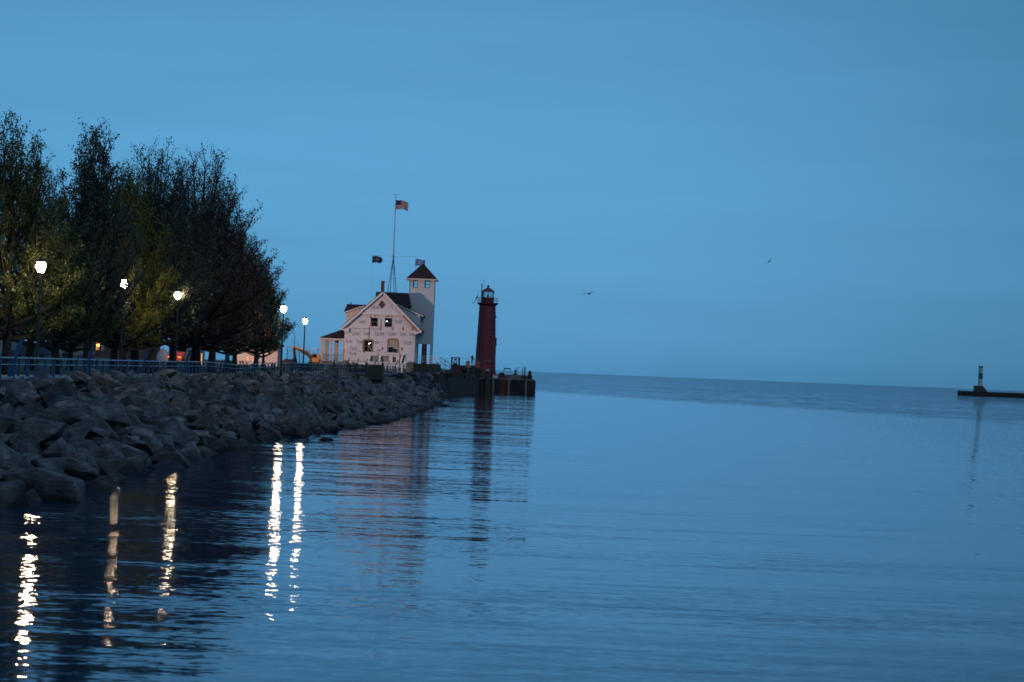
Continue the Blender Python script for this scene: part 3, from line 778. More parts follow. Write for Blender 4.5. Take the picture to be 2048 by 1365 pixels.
# windows
def window(r_, y, parent, fm, sash=True, blind=False, blkname='window', trim=.09):
    x0, x1, z0, z1 = r_; fr_ = MB()
    for q in ((x0-trim,x1+trim,z0-trim,z0),(x0-trim,x1+trim,z1,z1+trim),(x0-trim,x0,z0,z1),(x1,x1+trim,z0,z1)):
        fr_.box(q[0], q[1], y-.045, y+.03, q[2], q[3])
    wo = fr_.build(blkname, fm, parent)
    zm = (z0+z1)/2; i = .05
    MB().box(x0+i, x1-i, y+.085, y+.10, z0+i, zm).build('pane', M['glassdark'], wo)
    MB().box(x0+i, x1-i, y+.085, y+.10, zm, z1-i).build('pane', M['blind'] if blind else M['glassdark'], wo)
    ss = MB()
    for q in ((x0,x1,z0,z0+i),(x0,x1,z1-i,z1),(x0,x0+i,z0+i,z1-i),(x1-i,x1,z0+i,z1-i),(x0+i,x1-i,zm-.03,zm+.03)):
        ss.box(q[0], q[1], y+.05, y+.11, q[2], q[3])
    ss.build('sash', M['white'] if blind else mat('grey_sash', (.18,.17,.17), .6), wo)
    return wo
window(wins['ul'], HD, house, M['wrap']); w2 = window(wins['ur'], HD, house, M['wrap'])
w3 = window(wins['ll'], HD, house, M['wood'], trim=.12); w4 = window(wins['lr'], HD, house, M['wood'], blind=True, trim=.14)
# loose mullion pole and tilted strip in the lower left window, header boards
xm = (wins['ll'][0]+wins['ll'][1])/2
MB().bar((xm-.02,HD-.06,wins['ll'][2]), (xm+.03,HD-.06,W(738,652,HD).z), .07, .05, up=(0,1,0)).build('conduit', M['wood'], house)
MB().bar((xm,HD-.02,wins['ll'][2]+.8), (wins['ll'][1],HD-.02,wins['ll'][2]+.1), .05, .04, up=(0,1,0)).build('brace', M['white'], w3)
for (a, b, pw, m_) in (((777,677.8),(796,678.6),.12,'wood'), ((741,633),(743,656),.09,'wood'), ((762,637),(762.5,655),.10,'wood'), ((771,633),(786,633.6),.13,'wood'), ((741,631),(742,636),.1,'stone'), ((750,629),(750,634),.07,'stone'), ((797,684),(797.5,706),.1,'wood'), ((725.5,682),(726,703),.1,'stone')):
    p, q = W(*a, HD), W(*b, HD)
    MB().bar((p.x,HD-.03,p.z), (q.x,HD-.03,q.z), pw, .05, up=(0,1,0)).build('batten', M[m_], house)
for px, py in ((806,658),(761.5,657),(785.5,657),(826,658),(765,697.5),(804,698),(696,663)):
    p = W(px, py, HD); MB().box(p.x-.13, p.x+.13, HD-.012, HD-.002, p.z-.2, p.z+.2).build('red_sticker', mat('red_print', (.52,.17,.13), .8), house)
# small glowing bars standing in for lamp reflections in the panes
for (px, py), w_ in (((773.5,642.8), w2), ((739,688), w3)):
    p = W(px, py, HD); mb = MB().bar((p.x-.11,HD-.02,p.z-.05), (p.x+.11,HD-.02,p.z+(.0 if w_ is w2 else .12)), .07, .06, up=(0,1,0)); mb.build('pane_glint', M['glint'], w_)
# printed lettering on the wrap
def lettering(px, py, size, full=True):
    for txt, dy, k in (('Tyvek', 0, 1.0), ('HomeWrap', -.26, .42)) if full else (('HomeWrap', 0, .5),):
        cu = bpy.data.curves.new('lettering', 'FONT'); cu.body = txt; cu.size = size*k*.78; cu.align_x = 'CENTER'; cu.offset = .004
        cu.materials.append(M['print'])
        tmp = bpy.data.objects.new('lettering', cu); C.objects.link(tmp); bpy.context.view_layer.update()
        lm = bpy.data.meshes.new_from_object(tmp); bpy.data.objects.remove(tmp)
        o = bpy.data.objects.new('lettering', lm); C.objects.link(o); o.parent = house; o.matrix_parent_inverse = house.matrix_basis.inverted()
        yy_ = HD-.012 if py > 630 else HD-.232
        p = W(px, py+1, HD); o.location = (p.x, yy_, p.z-.1*size+dy*size); o.rotation_euler = (math.pi/2, 0, 0)
M['print'] = mat('grey_blue_print', (.20,.20,.30), .8)
for px, py, s in ((750,614,.62),(724,643,.55),(796,643,.6),(711,667,.6),(734,667,.5),(759,667.5,.75),(784,667.5,.62),(806,668,.5),(824,668,.5),(698.5,682,.5),(719.5,683,.55),(751,684,.5),(815.5,685,.62),(707,696,.5),(706.5,707,.55),(757,700,.3)):
    lettering(px, py, s)
for px, py in ((712.5,656.5),(733,657),(753,657.5),(770,705)): lettering(px, py, .6, False)
# porch on the left
porch = thing('porch', 'open porch with dark lean-to roof and pale arched posts on the left of the house', 'porch', W(665, 724, 284))
pz = W(660, 676.3, HD+1).z; p0 = W(638.5, 676, HD+1).x; p1 = xl-.02; pb = W(660, 722.5, HD+1).z
ptop = W(687, 659, HD+3).z
MB().poly([(p0,HD+.6,pz),(p1,HD+.6,pz),(p1,HD+3.2,ptop),(p0+2.9,HD+3.2,ptop),(p0,HD+6,pz),(p1,HD+6,pz),(p0,HD+.6,pz-.05),(p1,HD+.6,pz-.05),(p0,HD+6,pz-.05),(p1,HD+6,pz-.05)],
   [(0,1,2,3),(0,3,4),(3,2,5,4),(6,8,9,7)]).build('roof', M['roof'], porch)
MB().box(p0+.05, p1, HD+.55, HD+.75, pz-.2, pz-.055).box(p0+.05, p0+.2, HD+.75, HD+5.9, pz-.2, pz-.055).box(p0+.2, p1, HD+5.75, HD+5.9, pz-.2, pz-.055).build('fascia', M['white'], porch)
M['porchpost'] = mat('cream_post', (.60,.45,.34), .7, noise_amt=.1)
for px, D, w_ in ((644, HD+.8, .17), (662, HD+.8, .10), (687.3, HD+.8, .15), (653.5, HD+5.7, .28), (673, HD+5.7, .26)):
    x = W(px, 700, D).x
    MB().box(x-w_, x+w_, D-.12, D+.12, pb-.6, pz-.2).build('post', M['porchpost'], porch)
# arched lintels between the front posts
xs = [W(p, 700, HD+.8).x for p in (644, 662, 687.3)]
for a, b in zip(xs, xs[1:]):
    zt = pz-.2; n_ = 8; pts = [(a, zt), (b, zt)] + [(b - (b-a)*k/n_, zt - .12 - .34*(abs(2*k/n_-1))**2.5) for k in range(n_+1)]
    pts = [(x, z) for x, z in pts]; MB().prism(list(reversed(pts)), HD+.72, HD+.84).build('arch', M['porchpost'], porch)
pr = MB(); xx0, xx1 = xs[0], xs[-1]; k = 0
for x in np.arange(xx0+.2, xx1, .16): pr.box(x-.02, x+.02, HD+.9, HD+.94, pb, pb+.85)
pr.box(xx0, xx1, HD+.88, HD+.96, pb+.85, pb+.92).build('balustrade', mat('dark_balustrade', (.10,.08,.07), .8), porch)
MB().box(p0+.1, p1, HD+.65, HD+6, gz(HD)-.3, pb).build('deck', M['stone'], porch)

# ---------------------------------------------------------------- watch tower
TD = 286.0
tower = thing('watch_tower', 'square white lookout tower with a dark pyramid roof behind the house', 'tower', W(842, 725, TD+1.7))
t0, t1 = W(819.0, 570, TD).x, W(869.0, 570, TD).x; tw = t1-t0
tb = W(850, 688.3, TD).z; tt = W(845, 558.5, TD).z
hw = [rect(826,560.8,835,576.5,TD), rect(849.5,561.4,859.8,576.8,TD)]
small = rect(839.3,638.5,845,644.5,TD)
fm = MB(); wall_holes(fm, [(t0,tb),(t1,tb),(t1,tt),(t0,tt)], hw+[small], TD, TD+.15, back=True); fm.build('wall', M['shingle_white'], tower)
fm = MB(); wall_holes(fm, [(t0,tb),(t1,tb),(t1,tt),(t0,tt)], hw, TD+tw-.15, TD+tw, back=True); fm.build('wall', M['shingle_white'], tower)
for xx in (t0, t1-.15):
    mbs = MB(); z0, z1 = hw[0][2], hw[0][3]; ya, yb = TD+.152, TD+tw-.152
    for (a, b, c, d) in ((ya, yb, tb, z0), (ya, yb, z1, tt), (ya, ya+.9, z0, z1), (yb-.9, yb, z0, z1), (TD+tw/2-.3, TD+tw/2+.3, z0, z1)):
        mbs.box(xx, xx+.15, a, b, c, d)
    mbs.build('wall', M['shingle_white'], tower)
MB().box(t0+.16, t1-.16, TD+.16, TD+tw-.16, hw[0][2]-.9, hw[0][2]-.75).build('floor', M['timber'], tower)
for r_ in hw:
    for yy_ in (TD+.05,):
        fr_ = MB(); x0, x1, z0, z1 = r_; i = .08
        for q in ((x0,x1,z0,z0+i),(x0,x1,z1-i,z1),(x0,x0+i*2,z0+i,z1-i),(x1-i,x1,z0+i,z1-i),(x0+i*2,x1-i,(z0+z1)/2-.03,(z0+z1)/2+.03)):
            fr_.box(q[0], q[1], yy_, yy_+.06, q[2], q[3])
        wo = fr_.build('window', mat('dark_window_frame', (.05,.05,.055), .6), tower)
        MB().box(x0+i*2, x1-i, yy_+.02, yy_+.03, z0+i, z1-i).build('pane', M['glass'], wo)
wo = MB().box(small[0]-.04, small[1]+.04, TD+.04, TD+.08, small[2]-.04, small[3]+.04).build('small_window', M['glassdark'], tower)
for cx_ in (t0, t1-.28):
    for cy in (TD, TD+tw-.28):
        MB().box(cx_, cx_+.28, cy, cy+.28, gz(TD)-.2, tb-.002).build('leg', M['shingle_white'], tower)
ra = W(845.5, 526.5, TD+tw/2); el = W(812.7, 557.3, TD).x; er = W(875.3, 558, TD).x; o_ = (er-el-tw)/2
zev = tt+.02
MB().poly([(el,TD-o_,zev),(er,TD-o_,zev),(er,TD+tw+o_,zev),(el,TD+tw+o_,zev),((el+er)/2,TD+tw/2,ra.z)], [(0,1,4),(1,2,4),(2,3,4),(3,0,4),(3,2,1,0)]).build('roof', M['roof'], tower)
MB().box(el-.03, er+.03, TD-o_-.03, TD+tw+o_+.03, zev-.14, zev-.004).build('eaves_board', M['white'], tower)
# red column behind the tower legs
p = W(847.5, 725, 300); tp = W(849, 684, 300)
tag(MB().lathe([(.62,gz(300)-.4),(.42,gz(300)+.6),(.30,tp.z+2),(.12,tp.z+2.3)], p.x, 300, 14).build('red_column', M['redtower']), 'dark red column seen between the legs of the white tower', 'column')
# deck railing and steps to the right of the tower
dk = thing('deck_railing', 'white railing around the raised deck beside the tower legs', 'railing', W(858, 728, 282))
for px in (832, 845, 858, 868, 879):
    a, b = W(px, 711.5+(px-832)*.04, 282), W(px, 727, 282); MB().bar(b, a, .07).build('post', M['white'], dk)
for py in (712, 717, 722):
    a, b = W(830, py, 282), W(880, py+2, 282); MB().bar(a, b, .06).build('rail', M['white'], dk)
MB().box(W(829,727,282).x, W(880,727,282).x, 281.8, 286, gz(282)-.2, W(850,728,282).z).build('deck', M['timber'], dk)
st = thing('steps_handrail', 'sloping grey handrail going down steps right of the white deck', 'handrail', W(885, 735, 284))
a, b = W(880,715.5,283), W(899,727,284); MB().bar(a, b, .06).build('rail', M['wire'], st)
a2 = a - Vector((0,0,.55)); b2 = b - Vector((0,0,.55)); MB().bar(a2, b2, .05).build('rail', M['wire'], st)
for q in (0, .5, 1): p = a.lerp(b, q); MB().bar(p, (p.x,p.y,gz(283)-.3), .05).build('post', M['wire'], st)

# ---------------------------------------------------------------- flag mast
FD = 291.0
mast = thing('flag_mast', 'tall thin signal mast on a lattice base with a long crossarm behind the house', 'flag mast', (W(785,700,FD).x, FD, gz(FD)))
base_top = W(787, 512, FD); ptop_ = W(793, 390, FD)
lg = MB(); bx = base_top.x
w0 = .95 * (base_top.z-gz(FD))/(base_top.z-W(783,585,FD).z) * .55
for i in range(4):
    an = i*math.pi/2 + .5; foot = Vector((bx+math.cos(an)*w0*1.25, FD+math.sin(an)*w0*1.25, gz(FD)))
    MB().bar(foot, base_top, .065).build('lattice_leg', M['wire'], mast)
for q in (.2,.4,.55,.68,.8,.9):
    ps = [Vector((bx+math.cos(i*math.pi/2+.5)*w0*1.25*(1-q), FD+math.sin(i*math.pi/2+.5)*w0*1.25*(1-q), gz(FD)+(base_top.z-gz(FD))*q)) for i in range(4)]
    for i in range(4): lg.bar(ps[i], ps[(i+1) % 4], .03)
lg.build('lattice_ring', M['wire'], mast)
M['pole'] = mat('pale_pole', (.40,.36,.36), .6)
MB().lathe([(.085,base_top.z-.1),(.05,ptop_.z)], bx, FD, 8).build('pole', M['pole'], mast)
ca, cb = W(739, 509.6, FD), W(835, 516.2, FD); ca.z = cb.z = (ca.z+cb.z)/2
MB().bar(ca, cb, .045).build('crossarm', M['pole'], mast)
MB().box(bx-.1, bx+.1, FD-.1, FD+.1, ca.z-.12, ca.z+.1).build('crossarm_clamp', M['black'], mast)
vt = ptop_.z
MB().bar((bx-.55,FD,vt+.05),(bx+.1,FD,vt+.05),.03).bar((bx,FD,vt+.06),(bx+.55,FD,vt+.06),.02,.16,up=(0,1,0)).build('wind_vane', M['black'], mast)
for px in (745, 831): p = W(px, 514, FD); MB().bar((p.x,FD,ca.z),(p.x,FD,gz(FD)+1),.012).build('halyard', M['wire'], mast)
def flag_mesh(w, h, seed, droop, nx=26, nz=13, taper=0):
    vs, fs, uv = [], [], []
    for i in range(nx+1):
        u = i/nx
        for j in range(nz+1):
            vv = j/nz
            vs.append((u*w*(1-taper*abs(vv-.5)**2*4*u), .16*math.sin(u*7+seed)*u + .05*math.sin(u*15+vv*3), (vv-1)*h*(1-.10*u) - droop*u*u*h - .04*math.sin(u*8+seed)))
            uv.append((u, vv))
    for i in range(nx):
        for j in range(nz):
            a = i*(nz+1)+j; fs.append((a, a+nz+1, a+nz+2, a+1))
    return vs, fs, uv
def flag_obj(name, w, h, seed, droop, mats, pick, label, loc, taper=0):
    vs, fs, uv = flag_mesh(w, h, seed, droop, taper=taper)
    me = bpy.data.meshes.new(name); me.from_pydata(vs, [], fs); me.update(); me.shade_smooth()
    for m_ in mats: me.materials.append(m_)
    for p in me.polygons:
        c = [uv[k] for k in p.vertices]; p.material_index = pick(sum(q[0] for q in c)/4, sum(q[1] for q in c)/4)
    o = link(name, me); o.location = loc
    return tag(o, label, 'flag', 'flags flying from the mast')
fr, fw, fb = mat('flag_red', (.30,.03,.05), .9), mat('flag_white', (.55,.52,.56), .9), mat('flag_blue', (.022,.026,.10), .9)
f0 = W(792.8, 400.3, FD)
def us(u, v):
    if u < .42 and v > 6/13: return 2
    return 0 if int(v*13) % 2 == 0 else 1
flag_obj('national_flag', 1.72, 1.28, .4, .22, [fr, fw, fb], us, 'striped red and white flag with a blue canton near the mast top', (bx+.05, FD, f0.z))
em = mat('seal_gold', (.16,.17,.10), .9)
p = W(744.6, 512.2, FD)
flag_obj('state_flag', 1.45, .95, 1.4, .10, [fb, em], lambda u, v: 1 if ((u-.52)**2*2.2+(v-.5)**2) < .055 else 0, 'dark navy flag with a small round seal on the left arm of the mast', (p.x, FD, p.z), taper=.2)
lb, ew = mat('flag_light_blue', (.10,.22,.52), .9), mat('emblem_white', (.5,.5,.55), .9)
p = W(831, 518.5, FD)
flag_obj('service_flag', 1.35, .95, 2.4, .12, [lb, ew, fb], lambda u, v: (2 if ((u-.55)**2*2+(v-.5)**2) < .012 else 1) if ((u-.55)**2*2+(v-.5)**2) < .08 else 0, 'light blue flag with a round white emblem partly behind the tower roof', (p.x, FD, p.z))

# ---------------------------------------------------------------- boat on the hard
BD = 271.0
boat = thing('cabin_boat', 'white cabin boat stored ashore in front of the papered house', 'boat', W(760, 742, BD))
def bp_(px, py): return XZ(px, py, BD)
def mirror_hull():
    # hull: stations along x with half-breadth
    mb = MB(); st_ = [(697,.06,722,729),(706,.55,722.6,736),(718,.95,723.4,741),(735,1.2,724.5,744),(770,1.3,726,746),(812,1.25,727,746)]
    rows = []
    for px, hb, yt, yb_ in st_:
        x, zt = bp_(px, yt); _, zk = bp_(px, yb_)
        rows.append([(x,BD+1.3-hb,zt),(x,BD+1.3-hb*.8,(zt+zk)/2-.1),(x,BD+1.3,zk),(x,BD+1.3+hb*.8,(zt+zk)/2-.1),(x,BD+1.3+hb,zt)])
    vs = [q for r_ in rows for q in r_]; fs = []
    for i in range(len(rows)-1):
        for k in range(4): a = i*5+k; fs.append((a, a+1, a+6, a+5))
        fs.append((i*5, i*5+5, i*5+9, i*5+4))
    fs.append((25,26,27,28,29)); mb.poly(vs, fs); return mb
mirror_hull().build('hull', M['boatwhite'], boat)
P = [bp_(706,726), bp_(812,727.5), bp_(810,710), bp_(739,709.5), bp_(731,724)]
hs = [[bp_(738.5,723.5), bp_(756,724), bp_(757,711.8), bp_(742,711.4)], [bp_(760,724), bp_(776.5,724.2), bp_(778,712.4), bp_(762,712)], [bp_(784.5,725), bp_(792,725), bp_(792,714), bp_(784.5,714)]]
cb_ = MB(); wall_holes(cb_, P, [h for h in hs], BD+.25, BD+.35, back=False)
cb_.poly([(x,BD+2.35,z) for x, z in P], [(0,1,2,3,4)])
for i in range(5):
    (x, z), (x2, z2) = P[i], P[(i+1) % 5]; cb_.poly([(x,BD+.25,z),(x2,BD+.25,z2),(x2,BD+2.35,z2),(x,BD+2.35,z)], [(0,1,2,3)])
cab = cb_.build('cabin', M['boatwhite'], boat)
for h in hs: MB().poly([(x,BD+.34,z) for x, z in h], [(0,1,2,3)]).build('window', mat('cabin_glass', (.03,.03,.035), .1) if h is not hs[9 % 3] else M['glassdark'], cab)
for h, f0_, f1_ in ((hs[0],.35,.92),(hs[1],.4,.92)):
    a, b, c, d = [Vector(q) for q in h]
    q = [a.lerp(b,f0_), a.lerp(b,f1_), d.lerp(c,f1_), d.lerp(c,f0_-.2)]
    MB().poly([(v_.x,BD+.33,v_.y) for v_ in q], [(0,1,2,3)]).build('curtain', mat('pale_curtain', (.25,.24,.20), .9), cab)
r0, r1 = bp_(730.5,707.8), bp_(812,709.8)
MB().box(r0[0], r1[0], BD+.05, BD+2.5, r1[1]+.0, r1[1]+.16).build('cabin_roof', M['boatwhite'], boat)
MB().bar((bp_(801,711)[0],BD+.3,bp_(801,711)[1]), (bp_(797,727)[0],BD+.3,bp_(797,727)[1]), .14, .1, up=(0,1,0)).build('cabin_pillar', M['glassdark'], boat)
MB().bar((bp_(809,711)[0],BD+.2,bp_(809,711)[1]), (bp_(804,727)[0],BD+.2,bp_(804,727)[1]), .22, .1, up=(0,1,0)).build('cabin_pillar', M['glassdark'], boat)
p = W(788, 706, BD+1); MB().box(p.x-.35, p.x+.35, BD+.8, BD+1.3, r1[1]+.16, r1[1]+.35).box(p.x-.1, p.x+.35, BD+.9, BD+1.1, r1[1]+.35, r1[1]+.75).build('hatch_box', M['dark'], boat)
MB().box(p.x-.1, p.x+.55, BD+.85, BD+1.15, r1[1]+.75, r1[1]+.83).build('search_light', M['white'], boat)
for px in (719, 797, 804):
    x = bp_(px, 740)[0]; MB().box(x-.11, x+.11, BD+.05, BD+.25, gz(BD)-.3, bp_(px, 728)[1]).build('stand', M['boatwhite'], boat)
dg = thing('dinghy', 'small upturned grey green dinghy left of the cabin boat', 'dinghy', W(682, 727, 268))
mb = MB(); c = W(682, 728, 268); rows = []
for i in range(9):
    q = i/8*2-1; w_ = .6*(1-q*q)**.5+.02; zt = .62*(1-q**4)+.05
    rows.append([(c.x+q*1.35, 268-w_, gz(268)), (c.x+q*1.3, 268-w_*.7, gz(268)+zt*.75), (c.x+q*1.3, 268, gz(268)+zt), (c.x+q*1.3, 268+w_*.7, gz(268)+zt*.75), (c.x+q*1.35, 268+w_, gz(268))])
mb.poly([q for r_ in rows for q in r_], [(i*5+k, i*5+k+1, i*5+k+6, i*5+k+5) for i in range(8) for k in range(4)])
mb.build('hull', mat('dinghy_paint', (.16,.19,.18), .5), dg, smooth=True)
MB().bar((c.x-1.25,268,gz(268)+.35),(c.x+1.25,268,gz(268)+.68),.06).build('keel', M['timber'], dg)

# ---------------------------------------------------------------- wire fence, excavator
cf = thing('wire_fence', 'tall chain link fence with thin dark posts in front of the house and boat', 'fence', W(700, 728, 266))
fpts = [(575,693.3),(600,694.8),(636,697.5),(688,701),(757,704.5),(800,706)]
tp = [W(a, b, 266-.8*i) for i, (a, b) in enumerate(fpts)]
for i, p in enumerate(tp):
    MB().tube([(p.x,p.y,gz(p.y)-.1),(p.x,p.y,p.z)], .045, 6).build('post', M['wire'], cf)
    if i: MB().bar(tp[i-1], p, .05).build('rail', M['wire'], cf)
ms = MB()
for a, b in zip(tp, tp[1:]):
    L_ = (b-a).length; hgt = a.z-gz(a.y); n_ = int(L_/.22)
    for i in range(-int(hgt/.22), n_):
        for sg in (0, 1):
            s0, s1 = i*.22, i*.22+hgt; z0, z1 = 0, hgt
            if s0 < 0: z0 = -s0; s0 = 0
            if s1 > L_: z1 -= s1-L_; s1 = L_
            if s1 <= s0: continue
            A = a.lerp(b, s0/L_); B = a.lerp(b, s1/L_)
            A = Vector((A.x, A.y, gz(a.y) + (z0 if sg == 0 else hgt-z0))); B = Vector((B.x, B.y, gz(a.y) + (z1 if sg == 0 else hgt-z1)))
            ms.bar(A, B, .008)
ms.build('chain_mesh', M['wire'], cf, kind='stuff')

XD = 263.0
exc = thing('mini_excavator', 'orange mini excavator with its arm folded up behind the wire fence', 'excavator', W(625, 727, XD))
def ep(px, py, D=XD): return W(px, py, D)
g0 = gz(XD)
c = ep(628, 727)
for dy in (-.55, .55):
    MB().prism([(c.x-1.0,g0),(c.x+.95,g0),(c.x+1.1,g0+.2),(c.x+.95,g0+.42),(c.x-1.0,g0+.42),(c.x-1.15,g0+.2)], XD+dy-.16, XD+dy+.16).build('track', M['rubber'], exc)
MB().box(c.x-.75, c.x+.75, XD-.4, XD+.4, g0+.42, g0+.62).build('undercarriage', M['black'], exc)
bd = MB().prism([(c.x-.55,g0+.62),(c.x+.62,g0+.62),(c.x+.74,g0+1.0),(c.x+.66,g0+1.5),(c.x+.42,g0+1.72),(c.x+.0,g0+1.74),(c.x-.35,g0+1.5),(c.x-.5,g0+1.1)], XD-.55, XD+.55)
bd.build('body', M['orange'], exc)
MB().prism([(c.x-.15,g0+1.2),(c.x+.35,g0+1.2),(c.x+.35,g0+1.55),(c.x-.02,g0+1.55)], XD-.57, XD-.555).build('seat_opening', M['dark'], exc)
b1, b2, b3 = ep(618,711), ep(604,702), ep(587,694.5)
MB().bar(ep(622,717), b1, .42, .3, up=(0,1,0)).bar(b1, b2, .44, .28, up=(0,1,0)).bar(b2, b3, .36, .26, up=(0,1,0)).build('boom', M['orange'], exc)
MB().bar(ep(620,703), ep(606,704.5), .16, .14, up=(0,1,0)).build('boom_cylinder', M['orange'], exc)
MB().bar(b3 + Vector((.05,0,.1)), ep(590,717), .32, .24, up=(0,1,0)).build('dipper_arm', M['orange'], exc)
bk = ep(591, 720); MB().prism([(bk.x-.32,bk.z-.45),(bk.x+.25,bk.z-.45),(bk.x+.12,bk.z+.25),(bk.x-.12,bk.z+.28)], XD-.28, XD+.28).build('bucket', M['rust'], exc)
MB().bar(ep(638,716), ep(642,727), .14, .9, up=(0,1,0)).build('dozer_blade', M['orange'], exc)
# soil heap and tables under the last trees
def heap(name, px0, px1, py_top, D, label, m, hfac=1, rough=.12):
    a, b = W(px0, 722, D), W(px1, 722, D); zt = W((px0+px1)/2, py_top, D).z; g = gz(D); cx, rx = (a.x+b.x)/2, (b.x-a.x)/2
    vs, fs = [], []; nr, na = 8, 28
    for i in range(nr+1):
        for k in range(na):
            q = i/nr; an = 2*math.pi*k/na; x = cx+rx*q*math.cos(an); y_ = D+rx*.7*q*math.sin(an)
            vs.append((x, y_, g-.1+(zt-g+.1)*(1-q**1.6)*(1+.25*noise.noise(Vector((x*1.2,y_*1.2,3)))) + rough*noise.noise(Vector((x*3,y_*3,0)))))
    for i in range(nr):
        for k in range(na): a_ = i*na+k; b_ = i*na+(k+1) % na; fs.append((a_, b_, b_+na, a_+na))
    return tag(MB().poly(vs, fs).build(name, m), label, name.replace('_', ' '))
heap('soil_heap', 552, 606, 716, 253, 'low heap of dark soil between the last tree and the excavator', M['soil'])
heap('gravel_heap', 300, 350, 700, 262, 'pale gravel heap behind the thick tree trunk', mat('pale_gravel', (.42,.40,.38), .9, nscale=8, noise_amt=.3))
heap('shrub_mound', 893, 932, 733, 345, 'dark scrubby mound behind the pier wall left of the machine', M['soil'], rough=.5)
heap('rubble_heap', 846, 892, 728, 318, 'grey rubble heap at the end of the bank beside the deck', M['rock'], rough=.6)
def table(px, D, label, rot):
    x = W(px, 715, D).x; z = gz(D); t = thing('picnic_table', label, 'picnic table', (0,0,0), 'picnic tables under the last trees')
    m_ = M['timber']
    for k in range(4): MB().box(-.9, .9, -.36+k*.19, -.20+k*.19, .72, .76).build('tabletop_plank', m_, t)
    for s_ in (-1, 1):
        MB().box(-.9, .9, s_*.72-.13, s_*.72+.13, .42, .46).build('bench_seat', m_, t)
        MB().bar((s_*.65,-.62,0), (s_*.65,-.2,.72), .09).build('leg', m_, t); MB().bar((s_*.65,.62,0), (s_*.65,.2,.72), .09).build('leg', m_, t)
        MB().box(s_*.65-.04, s_*.65+.04, -.75, .75, .36, .42).build('cross_beam', m_, t)
    t.location = (x, D, z); t.rotation_euler.z = rot; t.scale = (1.25,1.25,1.25); return t
table(478, 219, 'picnic table under the drooping branches nearest the copper trees', .2)
table(497, 236, 'middle picnic table in front of the pale shed', -.3)
table(531, 229, 'picnic table furthest towards the lit lamps', .1)

# ---------------------------------------------------------------- street and buildings behind the trees
def building(name, px0, px1, py_top, D, m, label, depth=8, roofm=None, wins_=(), gable=False):
    a, b = W(px0, py_top, D), W(px1, py_top, D); g = gz(min(D, 355)); t = thing(name, label, 'building', ((a.x+b.x)/2, D, g))
    holes = []
    for (x0, x1, z0, z1, kind) in wins_: holes.append((a.x+(b.x-a.x)*x0, a.x+(b.x-a.x)*x1, g+z0, g+z1))
    wmb = MB(); wall_holes(wmb, [(a.x,g-.2),(b.x,g-.2),(b.x,a.z),(a.x,a.z)], holes, D, D+.2)
    wmb.box(a.x, b.x, D+.25, D+depth, g-.2, a.z-.01).build('wall', m, t)
    for h, w_ in zip(holes, wins_):
        wo = MB().box(h[0], h[1], D+.12, D+.16, h[2], h[3]).build('window', {'lit': M['window_lit'], 'dark': M['glassdark'], 'pale': M['blind']}[w_[4]], t)
        fr_ = MB().box((h[0]+h[1])/2-.04, (h[0]+h[1])/2+.04, D+.06, D+.11, h[2], h[3]).box(h[0], h[1], D+.06, D+.11, (h[2]+h[3])/2-.04, (h[2]+h[3])/2+.04); fr_.build('muntin', M['white'], wo)
    if gable:
        MB().poly([(a.x-.4,D-.5,a.z),(b.x+.4,D-.5,a.z),(b.x+.4,D+depth+.5,a.z),(a.x-.4,D+depth+.5,a.z),(a.x-.4,D+depth/2,a.z+1.8),(b.x+.4,D+depth/2,a.z+1.8)], [(0,1,5,4),(2,3,4,5),(0,4,3),(1,2,5),(3,2,1,0)]).build('roof', roofm or M['roof'], t)
    else:
        MB().box(a.x-.2, b.x+.2, D-.3, D+depth+.2, a.z+.001, a.z+.3).build('roof', roofm or M['roof'], t)
    return t
beige = mat('beige_siding', (.50,.40,.34), .8, nscale=3, noise_amt=.15, stretch=(1,1,5))
greyb = mat('grey_blue_siding', (.24,.30,.34), .8, nscale=3, noise_amt=.15)
brickb = mat('red_brown_cladding', (.16,.09,.075), .9, nscale=3, noise_amt=.3)
building('shed', 466, 556, 690, 258, beige, 'long pale shed with lit small windows behind the picnic tables', 5, wins_=((.30,.36,.6,1.1,'lit'),(.42,.47,.4,.9,'lit'),(.03,.09,1.4,2.1,'lit'),(.48,.53,.9,1.3,'lit')))
building('boathouse', 338, 392, 684, 300, greyb, 'tall grey blue boathouse with vertical doors behind the copper tree', 9, wins_=((.35,.65,.1,3.2,'dark'),))
building('low_store', 236, 300, 676, 320, brickb, 'low brown store with a lit window behind the yellow green tree', 10, wins_=((.1,.2,2.0,3.2,'lit'),(.5,.7,.3,2.4,'dark')))
building('townhouse', 116, 214, 640, 330, brickb, 'brown two storey town house with orange lit windows between the trunks', 10, gable=True,
    wins_=((.26,.34,1.2,3.4,'lit'),(.50,.55,1.0,1.8,'lit'),(.80,.86,1.6,2.9,'lit'),(.90,.97,1.5,2.8,'pale'),(.1,.18,1.2,2.8,'dark'),(.62,.72,.2,2.4,'dark')))
building('garage', 46, 82, 690, 300, mat('blue_siding', (.05,.10,.18), .8), 'low blue garage behind the lamp post of the brightest lamp', 8, wins_=((.2,.5,.4,1.4,'dark'),))
building('cottage', -60, 18, 668, 310, greyb, 'pale grey cottage cut by the left edge behind the trees', 10, gable=True, roofm=M['pilaster'], wins_=((.7,.8,1.2,2.2,'dark'),))
